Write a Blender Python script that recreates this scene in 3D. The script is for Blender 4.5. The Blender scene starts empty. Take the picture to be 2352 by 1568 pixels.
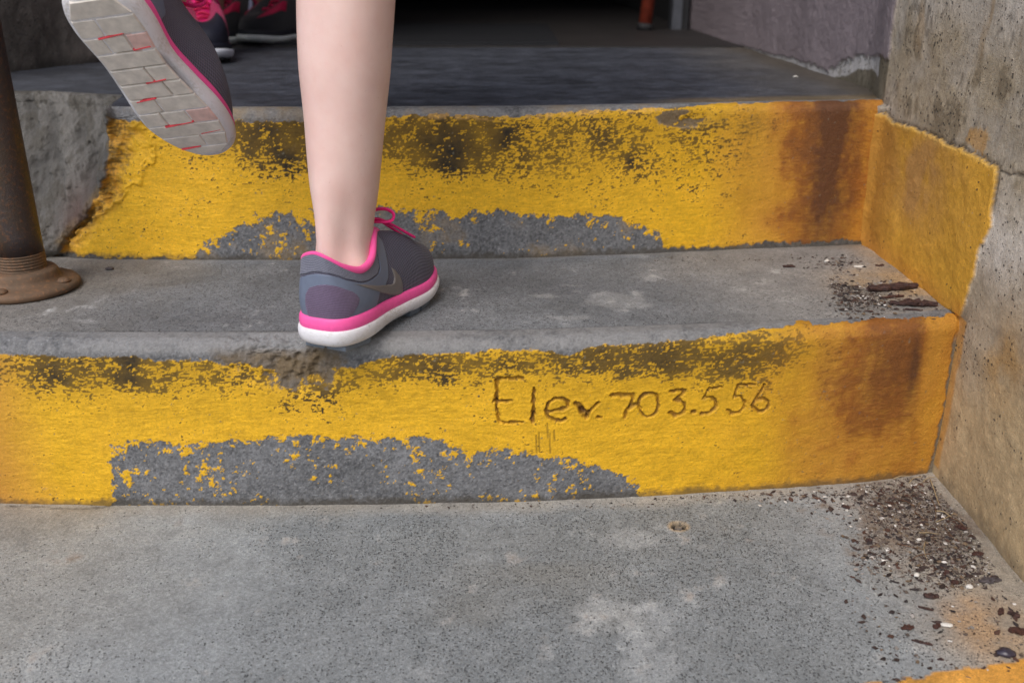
import bpy, math, random
import numpy as np
from mathutils import Vector, Matrix
random.seed(7); rng = np.random.default_rng(7)
sc = bpy.context.scene
COL = sc.collection
# ------------------------------------------------------------------ camera
TH, YC, ZC, FPX = 0.37676562, -0.54576749, 0.481652, 2150.0
cd = bpy.data.cameras.new('camera'); cam = bpy.data.objects.new('camera', cd); COL.objects.link(cam)
cam.location = (0, YC, ZC); cam.rotation_euler = (math.pi/2-TH, 0, 0)
cd.sensor_width = 36; cd.lens = 36*FPX/2352; cd.clip_start = .02; cd.clip_end = 200
cd.dof.use_dof = True; cd.dof.focus_distance = .88; cd.dof.aperture_fstop = 6.3
sc.camera = cam
# ------------------------------------------------------------------ daylight: bright overcast, sun veiled behind the photographer
w = bpy.data.worlds.new('World'); sc.world = w; w.use_nodes = True
nt = w.node_tree; bg = nt.nodes['Background']
sky = nt.nodes.new('ShaderNodeTexSky'); sky.sky_type = 'NISHITA'; sky.sun_disc = False
SUN_EL, SUN_AZ = math.radians(52), math.radians(205)      # azimuth clockwise from +Y
sky.sun_elevation = SUN_EL; sky.sun_rotation = SUN_AZ
sky.air_density = 1.0; sky.dust_density = 2.6; sky.ozone_density = 1.0
nt.links.new(sky.outputs[0], bg.inputs[0]); bg.inputs[1].default_value = .15
sd = bpy.data.lights.new('sun', 'SUN'); sun = bpy.data.objects.new('sun', sd); COL.objects.link(sun)
sd.energy = 1.2; sd.angle = math.radians(35); sd.color = (1, .98, .95)
dirv = Vector((math.sin(SUN_AZ)*math.cos(SUN_EL), math.cos(SUN_AZ)*math.cos(SUN_EL), math.sin(SUN_EL)))
sun.rotation_euler = dirv.to_track_quat('Z', 'Y').to_euler(); sun.location = (-1, -2, 3)
vs = sc.view_settings
vs.view_transform = 'Standard'; vs.look = 'None'; vs.gamma = 1; vs.use_curve_mapping = False; vs.exposure = 0.32

# ------------------------------------------------------------------ surveying helpers (photo point -> point on a real plane)
def ray(px, py):
    u = (px-1176)/FPX; v = (py-784)/FPX
    return np.array([u, math.cos(TH)-v*math.sin(TH), -math.sin(TH)-v*math.cos(TH)])
def gz(px, py, z):
    d = ray(px, py); return np.array([0, YC, ZC])+(z-ZC)/d[2]*d
def gy(px, py, y):
    d = ray(px, py); return np.array([0, YC, ZC])+(y-YC)/d[1]*d
def gx(px, py, x):
    d = ray(px, py); return np.array([0, YC, ZC])+x/d[0]*d
# ------------------------------------------------------------------ noise in numpy
def _h(ix, iy, seed):
    n = (ix.astype(np.int64)*374761393 + iy.astype(np.int64)*668265263 + seed*1442695041) & 0xffffffff
    n = ((n ^ (n >> 13))*1274126177) & 0xffffffff
    n = ((n ^ (n >> 16))*2246822519) & 0xffffffff
    return ((n ^ (n >> 15)) & 0xffffff)/float(0xffffff)
def vn(x, y, seed=0):
    ix = np.floor(x); iy = np.floor(y); fx = x-ix; fy = y-iy
    fx = fx*fx*fx*(fx*(fx*6-15)+10); fy = fy*fy*fy*(fy*(fy*6-15)+10)
    a = _h(ix, iy, seed); b = _h(ix+1, iy, seed); c = _h(ix, iy+1, seed); d = _h(ix+1, iy+1, seed)
    return (a+(b-a)*fx)*(1-fy)+(c+(d-c)*fx)*fy
def fbm(x, y, sx, sy=None, o=4, seed=0, gain=.55):
    """0-centred fractal noise, feature size sx, sy metres"""
    sy = sx if sy is None else sy
    r = 0; a = 1; t = 0; px = x/sx; py = y/sy
    for k in range(o):
        r = r+a*(vn(px+17.3*k, py-9.1*k, seed+k*31)-.5); t += a*a
        px, py = px*1.97*math.cos(.5)-py*1.97*math.sin(.5)*(sx == sy), py*1.97*(math.cos(.5) if sx == sy else 1)+px*1.97*math.sin(.5)*(sx == sy)
        if sx != sy: px = px/math.cos(.5)
        a *= gain
    return r/math.sqrt(t)*1.8
def ss(a, b, x):
    t = np.clip((x-a)/(b-a), 0, 1); return t*t*(3-2*t)
def g2(x, y, cx, cy, rx, ry): return np.exp(-((x-cx)/rx)**2-((y-cy)/ry)**2)
def mixc(c, k, col): return c*(1-k[..., None])+np.array(col)*k[..., None]
def lin(*c): return tuple(((v/255+.055)/1.055)**2.4 if v > 10 else v/255/12.92 for v in c)
def inpoly(x, y, poly):
    r = np.zeros(x.shape, bool); n = len(poly); j = n-1
    for i in range(n):
        xi, yi = poly[i]; xj, yj = poly[j]
        if yi != yj:
            r ^= ((yi > y) != (yj > y)) & (x < (xj-xi)*(y-yi)/(yj-yi)+xi)
        j = i
    return r
def segd(x, y, poly, closed=False):
    """distance to a polyline"""
    d = np.full(x.shape, 9.); P = list(poly)+([poly[0]] if closed else [])
    for (ax, ay), (bx, by) in zip(P[:-1], P[1:]):
        vx, vy = bx-ax, by-ay; t = np.clip(((x-ax)*vx+(y-ay)*vy)/(vx*vx+vy*vy+1e-12), 0, 1)
        d = np.minimum(d, np.hypot(x-ax-t*vx, y-ay-t*vy))
    return d
def sdpoly(x, y, poly):
    d = segd(x, y, poly, True); return np.where(inpoly(x, y, poly), d, -d)
# ------------------------------------------------------------------ objects
def link(name, me, mat=None, parent=None, **k):
    o = bpy.data.objects.new(name, me); COL.objects.link(o)
    if mat is not None and me is not None:
        for m in (mat if isinstance(mat, (list, tuple)) else [mat]): me.materials.append(m)
    if parent is not None: o.parent = parent
    for a, b in k.items(): o[a] = b
    return o
def mesh(verts, faces, smooth=True, attrs=None, midx=None):
    me = bpy.data.meshes.new('m'); verts = np.asarray(verts, float); faces = np.asarray(faces)
    if faces.ndim == 2:
        n, k = faces.shape
        me.vertices.add(len(verts)); me.vertices.foreach_set('co', verts.ravel())
        me.loops.add(n*k); me.loops.foreach_set('vertex_index', faces.ravel().astype(np.int32))
        me.polygons.add(n); me.polygons.foreach_set('loop_start', np.arange(0, n*k, k, dtype=np.int32))
        me.polygons.foreach_set('loop_total', np.full(n, k, np.int32))
        me.update(calc_edges=True)
    else:
        me.from_pydata([tuple(v) for v in verts], [], [tuple(f) for f in faces])
    me.polygons.foreach_set('use_smooth', np.full(len(me.polygons), smooth))
    if midx is not None: me.polygons.foreach_set('material_index', np.asarray(midx, np.int32))
    for a, v in (attrs or {}).items():
        v = np.asarray(v, float)
        if v.ndim == 2:
            at = me.attributes.new(a, 'FLOAT_COLOR', 'POINT'); v4 = np.ones((len(v), 4)); v4[:, :3] = v; at.data.foreach_set('color', v4.ravel())
        else:
            at = me.attributes.new(a, 'FLOAT', 'POINT'); at.data.foreach_set('value', v.ravel())
    me.validate(); me.update(); return me
def grid(P, attrs=None, flip=False, wrap=False):
    """P: (rows, cols, 3)"""
    r, c = P.shape[:2]; i = np.arange(r*c).reshape(r, c)
    if wrap: i = np.concatenate([i, i[:, :1]], 1)
    f = np.stack([i[:-1, :-1], i[:-1, 1:], i[1:, 1:], i[1:, :-1]], -1).reshape(-1, 4)
    if flip: f = f[:, ::-1]
    return mesh(P.reshape(-1, 3), f, True, {k: (v.reshape(-1, 3) if v.ndim == 3 else v.ravel()) for k, v in (attrs or {}).items()})
def thing(name, label, cat, loc=(0, 0, 0), group=None, kind=None):
    o = bpy.data.objects.new(name, None); COL.objects.link(o); o.location = loc; o.empty_display_size = .05
    o['label'] = label; o['category'] = cat
    if group: o['group'] = group
    return o
# ------------------------------------------------------------------ materials
class N:
    def __init__(s, name):
        s.m = bpy.data.materials.new(name); s.m.use_nodes = True; s.t = s.m.node_tree
        s.b = s.t.nodes['Principled BSDF']; s.co = s.t.nodes.new('ShaderNodeTexCoord')
    def n(s, typ, **k):
        x = s.t.nodes.new(typ)
        for a, b in k.items(): setattr(x, a, b)
        return x
    def l(s, a, b): s.t.links.new(a, b)
    def noise(s, scale, detail=3, rough=.55, vec=None, stretch=None):
        x = s.n('ShaderNodeTexNoise'); x.inputs['Scale'].default_value = scale; x.inputs['Detail'].default_value = detail; x.inputs['Roughness'].default_value = rough
        v = vec or s.co.outputs['Object']
        if stretch:
            mp = s.n('ShaderNodeMapping'); mp.inputs['Scale'].default_value = stretch; s.l(v, mp.inputs[0]); v = mp.outputs[0]
        s.l(v, x.inputs['Vector']); return x.outputs['Fac']
    def rng(s, v, a, b, c=0., d=1.):
        x = s.n('ShaderNodeMapRange'); x.clamp = True
        s.l(v, x.inputs[0])
        for i, q in enumerate((a, b, c, d)): x.inputs[i+1].default_value = q
        return x.outputs[0]
    def math(s, op, a, b):
        x = s.n('ShaderNodeMath', operation=op)
        for i, q in enumerate((a, b)):
            if isinstance(q, (int, float)): x.inputs[i].default_value = q
            else: s.l(q, x.inputs[i])
        return x.outputs[0]
    def attr(s, name, f=True):
        x = s.n('ShaderNodeAttribute', attribute_name=name); return x.outputs['Fac' if f else 'Color']
    def mix(s, fac, a, b, typ='MIX'):
        x = s.n('ShaderNodeMix', data_type='RGBA', blend_type=typ)
        for k, q in ((0, fac), (6, a), (7, b)):
            if isinstance(q, (int, float)): x.inputs[k].default_value = q
            elif isinstance(q, tuple): x.inputs[k].default_value = (*q[:3], 1)
            else: s.l(q, x.inputs[k])
        return x.outputs[2]
    def val(s, v, col):   # multiply colour by scalar socket
        x = s.n('ShaderNodeVectorMath', operation='SCALE'); s.l(col, x.inputs[0]); s.l(v, x.inputs['Scale']); return x.outputs[0]
    def bump(s, h, dist, strength=1., prev=None):
        x = s.n('ShaderNodeBump'); x.inputs['Strength'].default_value = strength; x.inputs['Distance'].default_value = dist
        s.l(h, x.inputs['Height'])
        if prev: s.l(prev, x.inputs['Normal'])
        return x.outputs[0]
    def out(s, col=None, rough=None, nor=None, **k):
        for key, q in (('Base Color', col), ('Roughness', rough), ('Normal', nor)):
            if q is None: continue
            if isinstance(q, tuple): s.b.inputs[key].default_value = (*q[:3], 1)
            elif isinstance(q, (int, float)): s.b.inputs[key].default_value = q
            else: s.l(q, s.b.inputs[key])
        for key, q in k.items(): s.b.inputs[key.replace('_', ' ')].default_value = q
        return s.m
def mat_pigment(name, grain=(1100, .25), bump=.0006, rough=.85, pit=None, spec=.35):
    """colour from the surface's own pigment attribute, with fine grain and pits"""
    s = N(name); col = s.attr('pigment', False)
    gr = s.noise(grain[0], 3, .6); g2_ = s.noise(grain[0]*.28, 3, .6)
    k = s.math('MULTIPLY', s.rng(gr, .3, .7, 1-grain[1], 1+grain[1]), s.rng(g2_, .3, .7, 1-grain[1]*.6, 1+grain[1]*.6))
    c = s.val(k, col); nor = s.bump(gr, bump)
    nor = s.bump(g2_, bump*1.5, 1., nor)
    if pit:
        a = s.attr('pit')
        def dots(scale, rmin, rmax, dens):
            v = s.n('ShaderNodeTexVoronoi'); v.inputs['Scale'].default_value = scale; s.l(s.co.outputs['Object'], v.inputs['Vector'])
            sp = s.n('ShaderNodeSeparateXYZ'); s.l(v.outputs['Color'], sp.inputs[0])
            rad = s.rng(sp.outputs[0], 0, 1, rmin, rmax)
            on = s.math('LESS_THAN', sp.outputs[1], dens)
            e = s.math('SUBTRACT', rad, s.math('ADD', v.outputs['Distance'], s.math('MULTIPLY', s.math('SUBTRACT', gr, .5), .35)))
            return s.math('MULTIPLY', s.rng(e, 0, .12), on), sp.outputs[2]
        m1, _ = dots(pit*.50, .10, .55, s.math('MULTIPLY', a, .62)); m3, _ = dots(pit*1.25, .12, .5, s.math('MULTIPLY', a, .62)); m2, _ = dots(pit*.85, .15, .5, s.math('MULTIPLY', a, .30))
        c = s.mix(s.math('MULTIPLY', m2, .40), c, (.42, .43, .42))
        c = s.mix(s.math('MULTIPLY', m3, .45), c, (.07, .07, .072))
        c = s.mix(s.math('MULTIPLY', m1, .78), c, (.04, .04, .042))
        nor = s.bump(s.math('SUBTRACT', 0., s.math('MAXIMUM', m1, m3)), .0010, 1., nor)
    r = s.attr('rough')
    rr = s.math('ADD', r, s.rng(gr, .3, .7, -.08, .08))
    return s.out(c, rr, nor, Specular_IOR_Level=spec)
M = {}
M['riser'] = mat_pigment('painted_riser', (1500, .16), .0005)
M['tread'] = mat_pigment('worn_concrete', (1200, .36), .0005, pit=1150)
M['wall'] = mat_pigment('stained_wall', (900, .15), .0006, pit=640)
M['landing'] = mat_pigment('landing_concrete', (700, .12), .0004)
def plain(name, col, rough=.6, grain=None, b=0., **k):
    s = N(name); c = col; nor = None
    if grain:
        g = s.noise(grain[0], 3, .6); rgb = s.n('ShaderNodeRGB'); rgb.outputs[0].default_value = (*col, 1)
        c = s.val(s.rng(g, .3, .7, 1-grain[1], 1+grain[1]), rgb.outputs[0])
        if b: nor = s.bump(g, b)
    return s.out(c, rough, nor, **k)

# ------------------------------------------------------------------ the stairs
XR = .438
def curve(pts):
    X = np.array([p[0] for p in pts]); Y = np.array([p[1] for p in pts])
    def f(x):
        x = np.asarray(x, float); e = .02
        return (np.interp(x-e, X, Y)+np.interp(x, X, Y)*2+np.interp(x+e, X, Y))/4
    return f
R0 = curve([(-1.4, -.04), (-.5, -.068), (-.2, -.074), (0, -.070), (.2, -.064), (.30, -.056), (.40, -.046), (.45, -.04)])
R1 = curve([(-1.4, .30), (-.7, .262), (-.5, .243), (-.37, .240), (-.2, .240), (0, .246), (.131, .257), (.271, .272), (.363, .286), (.414, .299), (.46, .312)])
R2b = curve([(-1.4, .56), (-.7, .520), (-.534, .507), (-.442, .500), (-.24, .498), (0, .505), (.16, .525), (.3, .548), (.375, .556), (.46, .572)])
RISE = .17
def XB(z): return -.447-.088*np.clip(1-(z-.17)/.17, 0, 1)**2.3
def Y2(x, z):
    t = np.clip((z-.17)/.17, 0, 1)
    k = ss(0, .035, XB(z)-x)
    k2 = ss(0.0, .16, XB(z)-x)
    return R2b(x)+.006*t+k*(.148*t**1.25*(.75+.25*k2)-.012*(1-t))
def Ycol(i, x, z): return R0(x) if i == 0 else (R1(x) if i == 1 else Y2(x, z))
XS = np.concatenate([np.arange(-1.4, -.72, .012), np.arange(-.72, .4385, .00095)])
stairs = thing('concrete_stairs', 'worn grey concrete stairs with yellow painted risers', 'stairs')
def zx(pts, y, side=0):  # traced on riser plane -> (x,z) lists
    o = [gy(a, b, y) for a, b in pts]; return [(p[0], p[2]) for p in o]
def Lz(pts, y):
    q = sorted(zx(pts, y)); X = [p[0] for p in q]; Z = [p[1] for p in q]
    return lambda x: np.interp(x, X, Z)
YEL = lin(233, 181, 38); OCH = lin(206, 148, 60); RUST = lin(150, 88, 34); DBR = lin(82, 54, 40); CON = lin(114, 115, 117); CON2 = lin(144, 143, 141); DRK = lin(48, 42, 32)

# engraved benchmark text, stroke by stroke, traced in photo detail units
def zq(pts, s=1.68, ox=1800, oy=1300): return [((ox+a/s)/1.7415, (oy+b/s)/1.7415) for a, b in pts]
def arc(cx, cy, rx, ry, a0, a1, n=14):
    return [(cx+rx*math.cos(math.radians(a0+(a1-a0)*i/n)), cy+ry*math.sin(math.radians(a0+(a1-a0)*i/n))) for i in range(n+1)]
STROKES = [  # (polyline, half width m, depth)
 ([(485, 318), (400, 316), (318, 322), (314, 380), (318, 460), (320, 540), (330, 606), (400, 610), (480, 612)], .0017, 1.),
 ([(300, 460), (350, 462), (408, 464)], .0017, 1.),
 ([(563, 392), (562, 450), (560, 520), (560, 608)], .0021, 1.), ([(560, 550), (545, 590)], .0018, .8),
 ([(655, 540), (720, 536), (785, 520), (790, 480), (760, 458), (705, 458), (665, 480), (650, 520), (658, 570), (690, 600), (740, 606), (775, 592)], .0017, 1.),
 ([(845, 495), (875, 530), (912, 596)], .0026, 1.), ([(912, 596), (940, 545), (990, 500)], .0017, 1.), ([(880, 545), (925, 560)], .0028, .9),
 ([(990, 594), (1004, 597)], .0020, 1.),
 ([(1080, 450), (1150, 458), (1222, 462), (1212, 510), (1180, 560), (1168, 606)], .0018, 1.), ([(1240, 515), (1195, 550)], .0022, .7),
 (arc(1332, 522, 68, 80, 0, 360, 24), .0016, .9),
 ([(1485, 438), (1580, 440), (1550, 475), (1515, 498), (1560, 512), (1585, 548), (1565, 590), (1520, 606), (1475, 585)], .0020, .95),
 ([(1632, 588), (1645, 586)], .0022, .9),
 ([(1830, 428), (1745, 430), (1712, 495), (1755, 490), (1795, 515), (1790, 560), (1750, 596), (1690, 598)], .0016, .8),
 ([(2055, 420), (1950, 415), (1915, 495), (1960, 490), (1990, 520), (1985, 570), (1945, 606), (1900, 606), (1868, 580)], .0016, .85),
 ([(2125, 420), (2105, 460), (2060, 520), (2045, 555), (2065, 595), (2110, 604), (2155, 580), (2158, 540), (2120, 515), (2070, 525)], .0016, .85),
]
def flk_(X, Q, S): return fbm(X, Q, .0055, o=4, seed=S+50, gain=.8)
def make_riser(i):
    z0 = (i-1)*RISE; h = RISE; R = (.012, .014, .012)[i]
    dz = (.003, .00095, .00095)[i]; xs = XS if i else XS[::3]
    if i == 0: xs = np.append(xs, .4385)
    sv = np.arange(-.004, h-R, dz); ph = np.linspace(0, math.pi/2, 24 if i else 8)[1:]; fl = np.arange(dz, .0121, .001 if i else .003); qe = h+.571*R+.012
    zz = np.concatenate([z0+sv, z0+h-R+R*np.sin(ph), np.full(len(fl), z0+h)])
    dy = np.concatenate([sv*0, R*(1-np.cos(ph)), R+fl]); ny = np.concatenate([sv*0-1, -np.cos(ph), fl*0]); nz = np.concatenate([sv*0, np.sin(ph), fl*0+1])
    q = np.concatenate([sv, h-R+R*ph, h-R+R*math.pi/2+fl])
    X, Z = np.meshgrid(xs, zz); Q = np.meshgrid(xs, q)[1]; DY = np.meshgrid(xs, dy)[1]; NY = np.meshgrid(xs, ny)[1]; NZ = np.meshgrid(xs, nz)[1]
    Y = Ycol(i, X, np.minimum(Z, z0+h-R))+DY
    S = 40*i
    # noises
    nb = fbm(X, Q, .035, o=5, seed=S+1); nf = fbm(X, Q, .006, o=4, seed=S+2); nh = fbm(X, Q, .0022, o=2, seed=S+3)
    wv = .010*np.sin(X*9+i)+.004*np.sin(X*31)
    st = fbm(X, Q+wv, .014, .0016, o=3, seed=S+4, gain=.8); st2 = fbm(X, Q+wv, .0032, .0014, o=2, seed=S+5, gain=.7); nv = fbm(X, Q, .018, .09, o=3, seed=S+6)
    disp = .00016*nf+.0008*fbm(X, Q, .06, o=3, seed=S+7)
    con = np.ones(X.shape+(3,))*np.array(CON); con *= (1+.10*nf+.22*nb+.30*nh+.15*fbm(X, Q, .0016, o=1, seed=S+34))[..., None]; con = mixc(con, ss(.35, .8, fbm(X, Q, .0020, o=2, seed=S+30))*.6, lin(62, 62, 66)); con = mixc(con, ss(.5, .9, fbm(X, Q, .0018, o=2, seed=S+31))*.5, lin(168, 168, 170))
    noz = ss(h-R-.002, h-R+.006, Q)
    con = mixc(con, noz*.6*np.clip(.8+.5*nb+.4*nf, 0, 1), CON2 if i else lin(150, 148, 144))
    nl_ = fbm(X, Q, .016, o=4, seed=S+33); dst = .012*nb+.006*nl_
    scuff = 0; stain = 0; och = 0; brown = np.zeros(X.shape)
    if i == 1:
        YY = .246
        zt = Lz([(0, 808), (200, 815), (420, 820), (480, 822), (520, 828), (600, 836), (680, 852), (760, 848), (800, 834), (850, 822), (1000, 812), (1200, 800), (1240, 806), (1310, 820), (1350, 806), (1420, 802), (1600, 797), (1640, 784), (1850, 772), (1870, 740), (2230, 740)], YY)(X)
        zt = np.where(X > .285, .179+.002*nb+.0012*nf-.006*ss(.31, .285, X), zt)
        zp = Lz([(240, 1300), (258, 1300), (262, 1015), (330, 1004), (450, 1010), (560, 1006), (700, 988), (760, 1000), (850, 996), (980, 1000), (1030, 1012), (1080, 1044), (1140, 1028), (1230, 1042), (1330, 1062), (1400, 1086), (1450, 1105), (1470, 1140), (1480, 1300)], YY)(X+.0035*nf+.004*nb+.003*flk_(X, Q, S+1))
        d_top = zt-Q+.0022*nf+.0015*nb*2+.006*g2(X, Q, -.205, .15, .06, .05)*fbm(X, Q, .02, o=5, seed=S+60, gain=.75); d_pe = Q-zp+.0030*nf+.0028*nb+.0022*flk_(X, Q, S)
        flk = .75*fbm(X, Q, .0060, o=4, seed=S+9, gain=.75)+.45*fbm(X, Q, .030, o=2, seed=S+19)
        cov = np.minimum(ss(-.0004, .0006, d_top), np.maximum(ss(-.0003, .0005, d_pe), ss(.58, .63, flk+.42*ss(-.022, .0, d_pe)+.16*ss(-.27, -.40, X)+.20*ss(.016, .004, Q)*(nb > .1)))*1.)
        # spalled heel corner
        sp = np.clip(g2(X, Q, -.215, .163, .055, .030)*1.25+g2(X, Q, -.19, .140, .030, .022)*.9-.28, 0, 1)
        sp2 = g2(X, Q, .0, .171, .06, .012)*.35
        rid = np.abs(fbm(X, Q, .022, o=4, seed=S+10))
        disp -= (sp*(.0035+.006*rid)+sp2*.004*(1+nb))*1.0
        disp += sp*.0018*fbm(X, Q, .005, o=3, seed=S+11)
        lace = fbm(X, Q, .014, .009, o=5, seed=S+12, gain=.7); cov *= 1-ss(.16, .30, sp+.16*nf+.1*nb)*ss(-.12, .02, lace+1.3*(sp-.55)+.5*ss(.145, .165, Q))
        con = mixc(con, ss(.05, .3, sp+.1*nf)*ss(.172, .15, Q+.006*nb)*.85*np.clip(.9+.4*nl_, 0, 1), lin(112, 94, 66))
        A = np.clip(g2(X, Q, -.345, .146, .10, .030)*.80+.25*g2(X, Q, -.44, .14, .06, .05)+g2(X, Q, -.18, .135, .05, .03)*.55+g2(X, Q, -.09, .146, .09, .02)*.62+g2(X, Q, .1, .148, .12, .022)*.60+g2(X, Q, .20, .146, .09, .028)*.62+.14, 0, .74)
        grime = .55*ss(.125, .150, Q+.010*nv+.006*nl_)*ss(.0, .05, X)*ss(.30, .24, X)*(1+.8*nv)+.35*ss(.128, .150, Q+.012*nv)*ss(-.2, -.3, X)*(1+nv)+g2(X, Q, .12, .148, .02, .02)+g2(X, Q, .165, .146, .012, .02)+g2(X, Q, .205, .14, .016, .02)*.8+g2(X, Q, .045, .15, .018, .012)
        stain = (.80*ss(.225, .37, X+dst*2.2)*(.35+.65*ss(.412, .396, X+.25*dst+.10*np.clip(Q-.1, -.1, .1)))*ss(-.04, .085, Q+dst*1.5)+.22*ss(.12, .30, X+dst*2))+.35*ss(-.46, -.54, X+dst)
        dark = g2(X+.3*dst, Q, .392, .125, .006, .035)*.7+g2(X+.6*dst, Q, .300, .135, .009, .04)*.18+g2(X+dst, Q, .36, .13, .04, .045)*.35
        och = ss(-.42, -.50, X)*.9+ss(.22, .34, X)*.85
    elif i == 2:
        YY = .51
        zt = Lz([(100, 240), (240, 262), (300, 278), (700, 280), (880, 264), (1070, 264), (1150, 267), (1540, 252), (1600, 246), (1700, 232), (1750, 200), (2060, 200)], YY)(X)
        zt = np.where(X > .26, .177+.17+.002*nb-.004*ss(.29, .26, X), zt)
        zp = Lz([(440, 900), (455, 575), (485, 542), (560, 518), (565, 495), (700, 478), (870, 470), (990, 478), (1100, 485), (1180, 492), (1270, 502), (1400, 496), (1460, 520), (1520, 537), (1530, 590), (1540, 900)], YY)(X)
        QQ = Q+.17
        d_top = zt-QQ+.0022*nf+.0028*nb; d_pe = QQ-zp+.0030*nf+.0035*nb+.0028*flk_(X, Q, S)
        d_bot = Q-.006+.004*nf+.003*nb
        flk = .75*fbm(X, Q, .009, o=5, seed=S+9, gain=.75)+.45*fbm(X, Q, .03, o=2, seed=S+19)
        bk = fbm(X, Q, .016, .010, o=3, seed=S+13)
        cov = np.minimum(ss(-.0004, .0006, d_top), np.maximum(ss(-.0003, .0005, d_pe), ss(.58, .63, flk+.44*ss(-.024, 0, d_pe)-.1*(X > .15)+.12*ss(.02, .006, Q))))
        cov *= ss(-.001, .0005, d_bot+.003*(X < -.2))
        A = np.clip(g2(X, Q, -.25, .138, .11, .036)*.78+g2(X, Q, -.08, .137, .055, .034)*.95+g2(X, Q, .02, .125, .12, .05)*.34+g2(X, Q, .16, .13, .14, .06)*.36+.16, 0, .80)
        spx = np.clip(g2(X, Q, .195, .158, .030, .012)*1.3-.2, 0, 1); disp -= spx*.005*(1+nb)
        cov *= 1-ss(.1, .35, spx+.15*nf)*ss(-.02, .08, bk+.5*fbm(X, Q, .006, o=3, seed=S+35)+.35*(spx-.5))
        con = mixc(con, ss(.1, .4, spx)*.8, lin(112, 92, 58))
        grime = g2(X, Q, .27, .12, .03, .05)*.6+g2(X, Q, .23, .15, .05, .01)*.6
        stain = .92*ss(.285, .36, X+dst*1.2)*(1-.55*ss(.40, .43, X+.3*dst))+.30*ss(.22, .30, X+dst)*ss(.0, .06, Q)
        dark = g2(X+dst*.6, Q, .378, .10, .022, .16)*.85*(1+.3*nv)
        och = ss(.20, .33, X)*.8
        # left broken end
        sd_ = X-XB(Z); soft = sd_+.006*nb+.003*nf
        lump = ss(.004, -.004, soft)
        lr = fbm(X+Q*.45, Q, .028, .09, o=5, seed=S+20); lr2 = fbm(X, Q, .018, o=4, seed=S+21)
        disp += lump*(.010*lr+.005*lr2+.0012*nf)*ss(0, .03, Q)*ss(h+.02, h-.02, Q)
        edge = np.exp(-((sd_-.004)/.02)**2); disp += edge*(.0035*fbm(X, Q, .014, o=3, seed=S+22)-.002)
        cov *= ss(-.002, .001, soft)
        och = np.maximum(och, ss(.034, .004, soft+.01*nb)*.75); grime = grime+ss(.034, .010, soft+.012*nb)*.75
        chip = ss(.050*(.25+.75*ss(.03, .13, Q)), .012, soft+.010*nb+.004*nl_)*(1-lump)
        disp -= chip*(.0045+.004*np.abs(fbm(X+Q*.5, Q, .02, o=4, seed=S+40))); grime = grime+chip*.55*(1+nl_)
        rdg = np.exp(-((soft-.045*ss(.02, .12, Q)-.004+.006*nl_)/.0035)**2)*ss(.02, .06, Q)*ss(.16, .13, Q); disp += rdg*.002
        con = mixc(con, lump*.9, lin(94, 91, 86)); con = con*(1+lump*(.40*lr+.35*lr2)[...])[..., None]
        con = mixc(con, lump*ss(.1, .6, lr2+.3*nf)*.6, lin(66, 62, 54))
        con = mixc(con, lump*g2(X, Q, -.50, .045, .022, .035)*.6, lin(92, 62, 52))
        con = mixc(con, ss(-.02, 0, soft)*np.clip(nb, 0, 1)*.5, lin(150, 120, 60))
    else:
        front = -.006+(X-.255)*.19-Y+.004*nb+.002*nf; cov = np.maximum(ss(-.0004, .0006, front)*(X > .2), ss(.0004, -.0006, Q-.146+.004*nb+.003*nf)); A = .2+0*X; grime = 0*X; stain = g2(X, Q, .33, .12, .04, .1)*.7; dark = 0*X; och = ss(.2, .34, X)

    # paint colour
    pc = np.ones(X.shape+(3,))*np.array(YEL)
    pc *= (1+.09*nb+.07*nf+.17*st+.08*nh-.10*ss(.08, .15, Q))[..., None]
    pc = mixc(pc, np.clip(och+.12*nb, 0, 1), OCH)
    pc = mixc(pc, ss(.15, .9, fbm(X, Q, .02, o=4, seed=S+14)+.25*st)*.22, lin(196, 150, 34))
    pc = mixc(pc, np.clip(stain*.72*(1+.25*nf+.3*st+.25*nb+.45*nv), 0, .86), RUST)
    pc = mixc(pc, np.clip(np.maximum(stain-.75, 0)*.9*(1+.3*nf+.3*nv)+dark*.8, 0, .85), DBR)
    # abrasion flecks through the paint, following the brush
    fl_n = .40*st+.45*st2+.28*nf+.45*nh+.16*nl_+.25*nb
    sc_ = ss(-.05, .08, A*1.65-1.0+fl_n*.95)
    pc = mixc(pc, sc_*np.clip(.80+.2*nb, 0, 1)*(1-.75*np.clip(stain, 0, 1)), DRK)
    if i: pc = mixc(pc, np.clip(grime*.72*np.clip(.55+.9*st+.7*nh+.5*nl_, 0, 1.5), 0, .8), lin(104, 84, 42))
    # small bare specks
    spk = ss(.95, 1.08, fbm(X, Q, .0035, o=3, seed=S+15)+.18*nb)
    pc = mixc(pc, spk*.7, lin(118, 112, 96))
    # darker line along the bottom edge
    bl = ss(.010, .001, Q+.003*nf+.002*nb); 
    c = con*(1-cov[..., None])+pc*cov[..., None]
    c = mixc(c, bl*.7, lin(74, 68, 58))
    disp += cov*.0004+cov*(.00013*st+.00008*st2)-cov*sc_*.0002+(1-cov)*(.00026*nh+.00005*nf)
    if i:
        disp += cov*.00012*fbm(X, Q, .012, .004, o=3, seed=S+16)
    # paint rims: lighter chalky edge where the coat ends on the nosing
    if i == 2:
        rim = ss(.5, .95, cov)*ss(.006, .001, np.abs(d_top-.002))*(X > -.1)*(X < .3)*ss(-.2, .3, nf+nb)
        c = mixc(c, rim*.5, lin(226, 180, 110))
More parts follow.
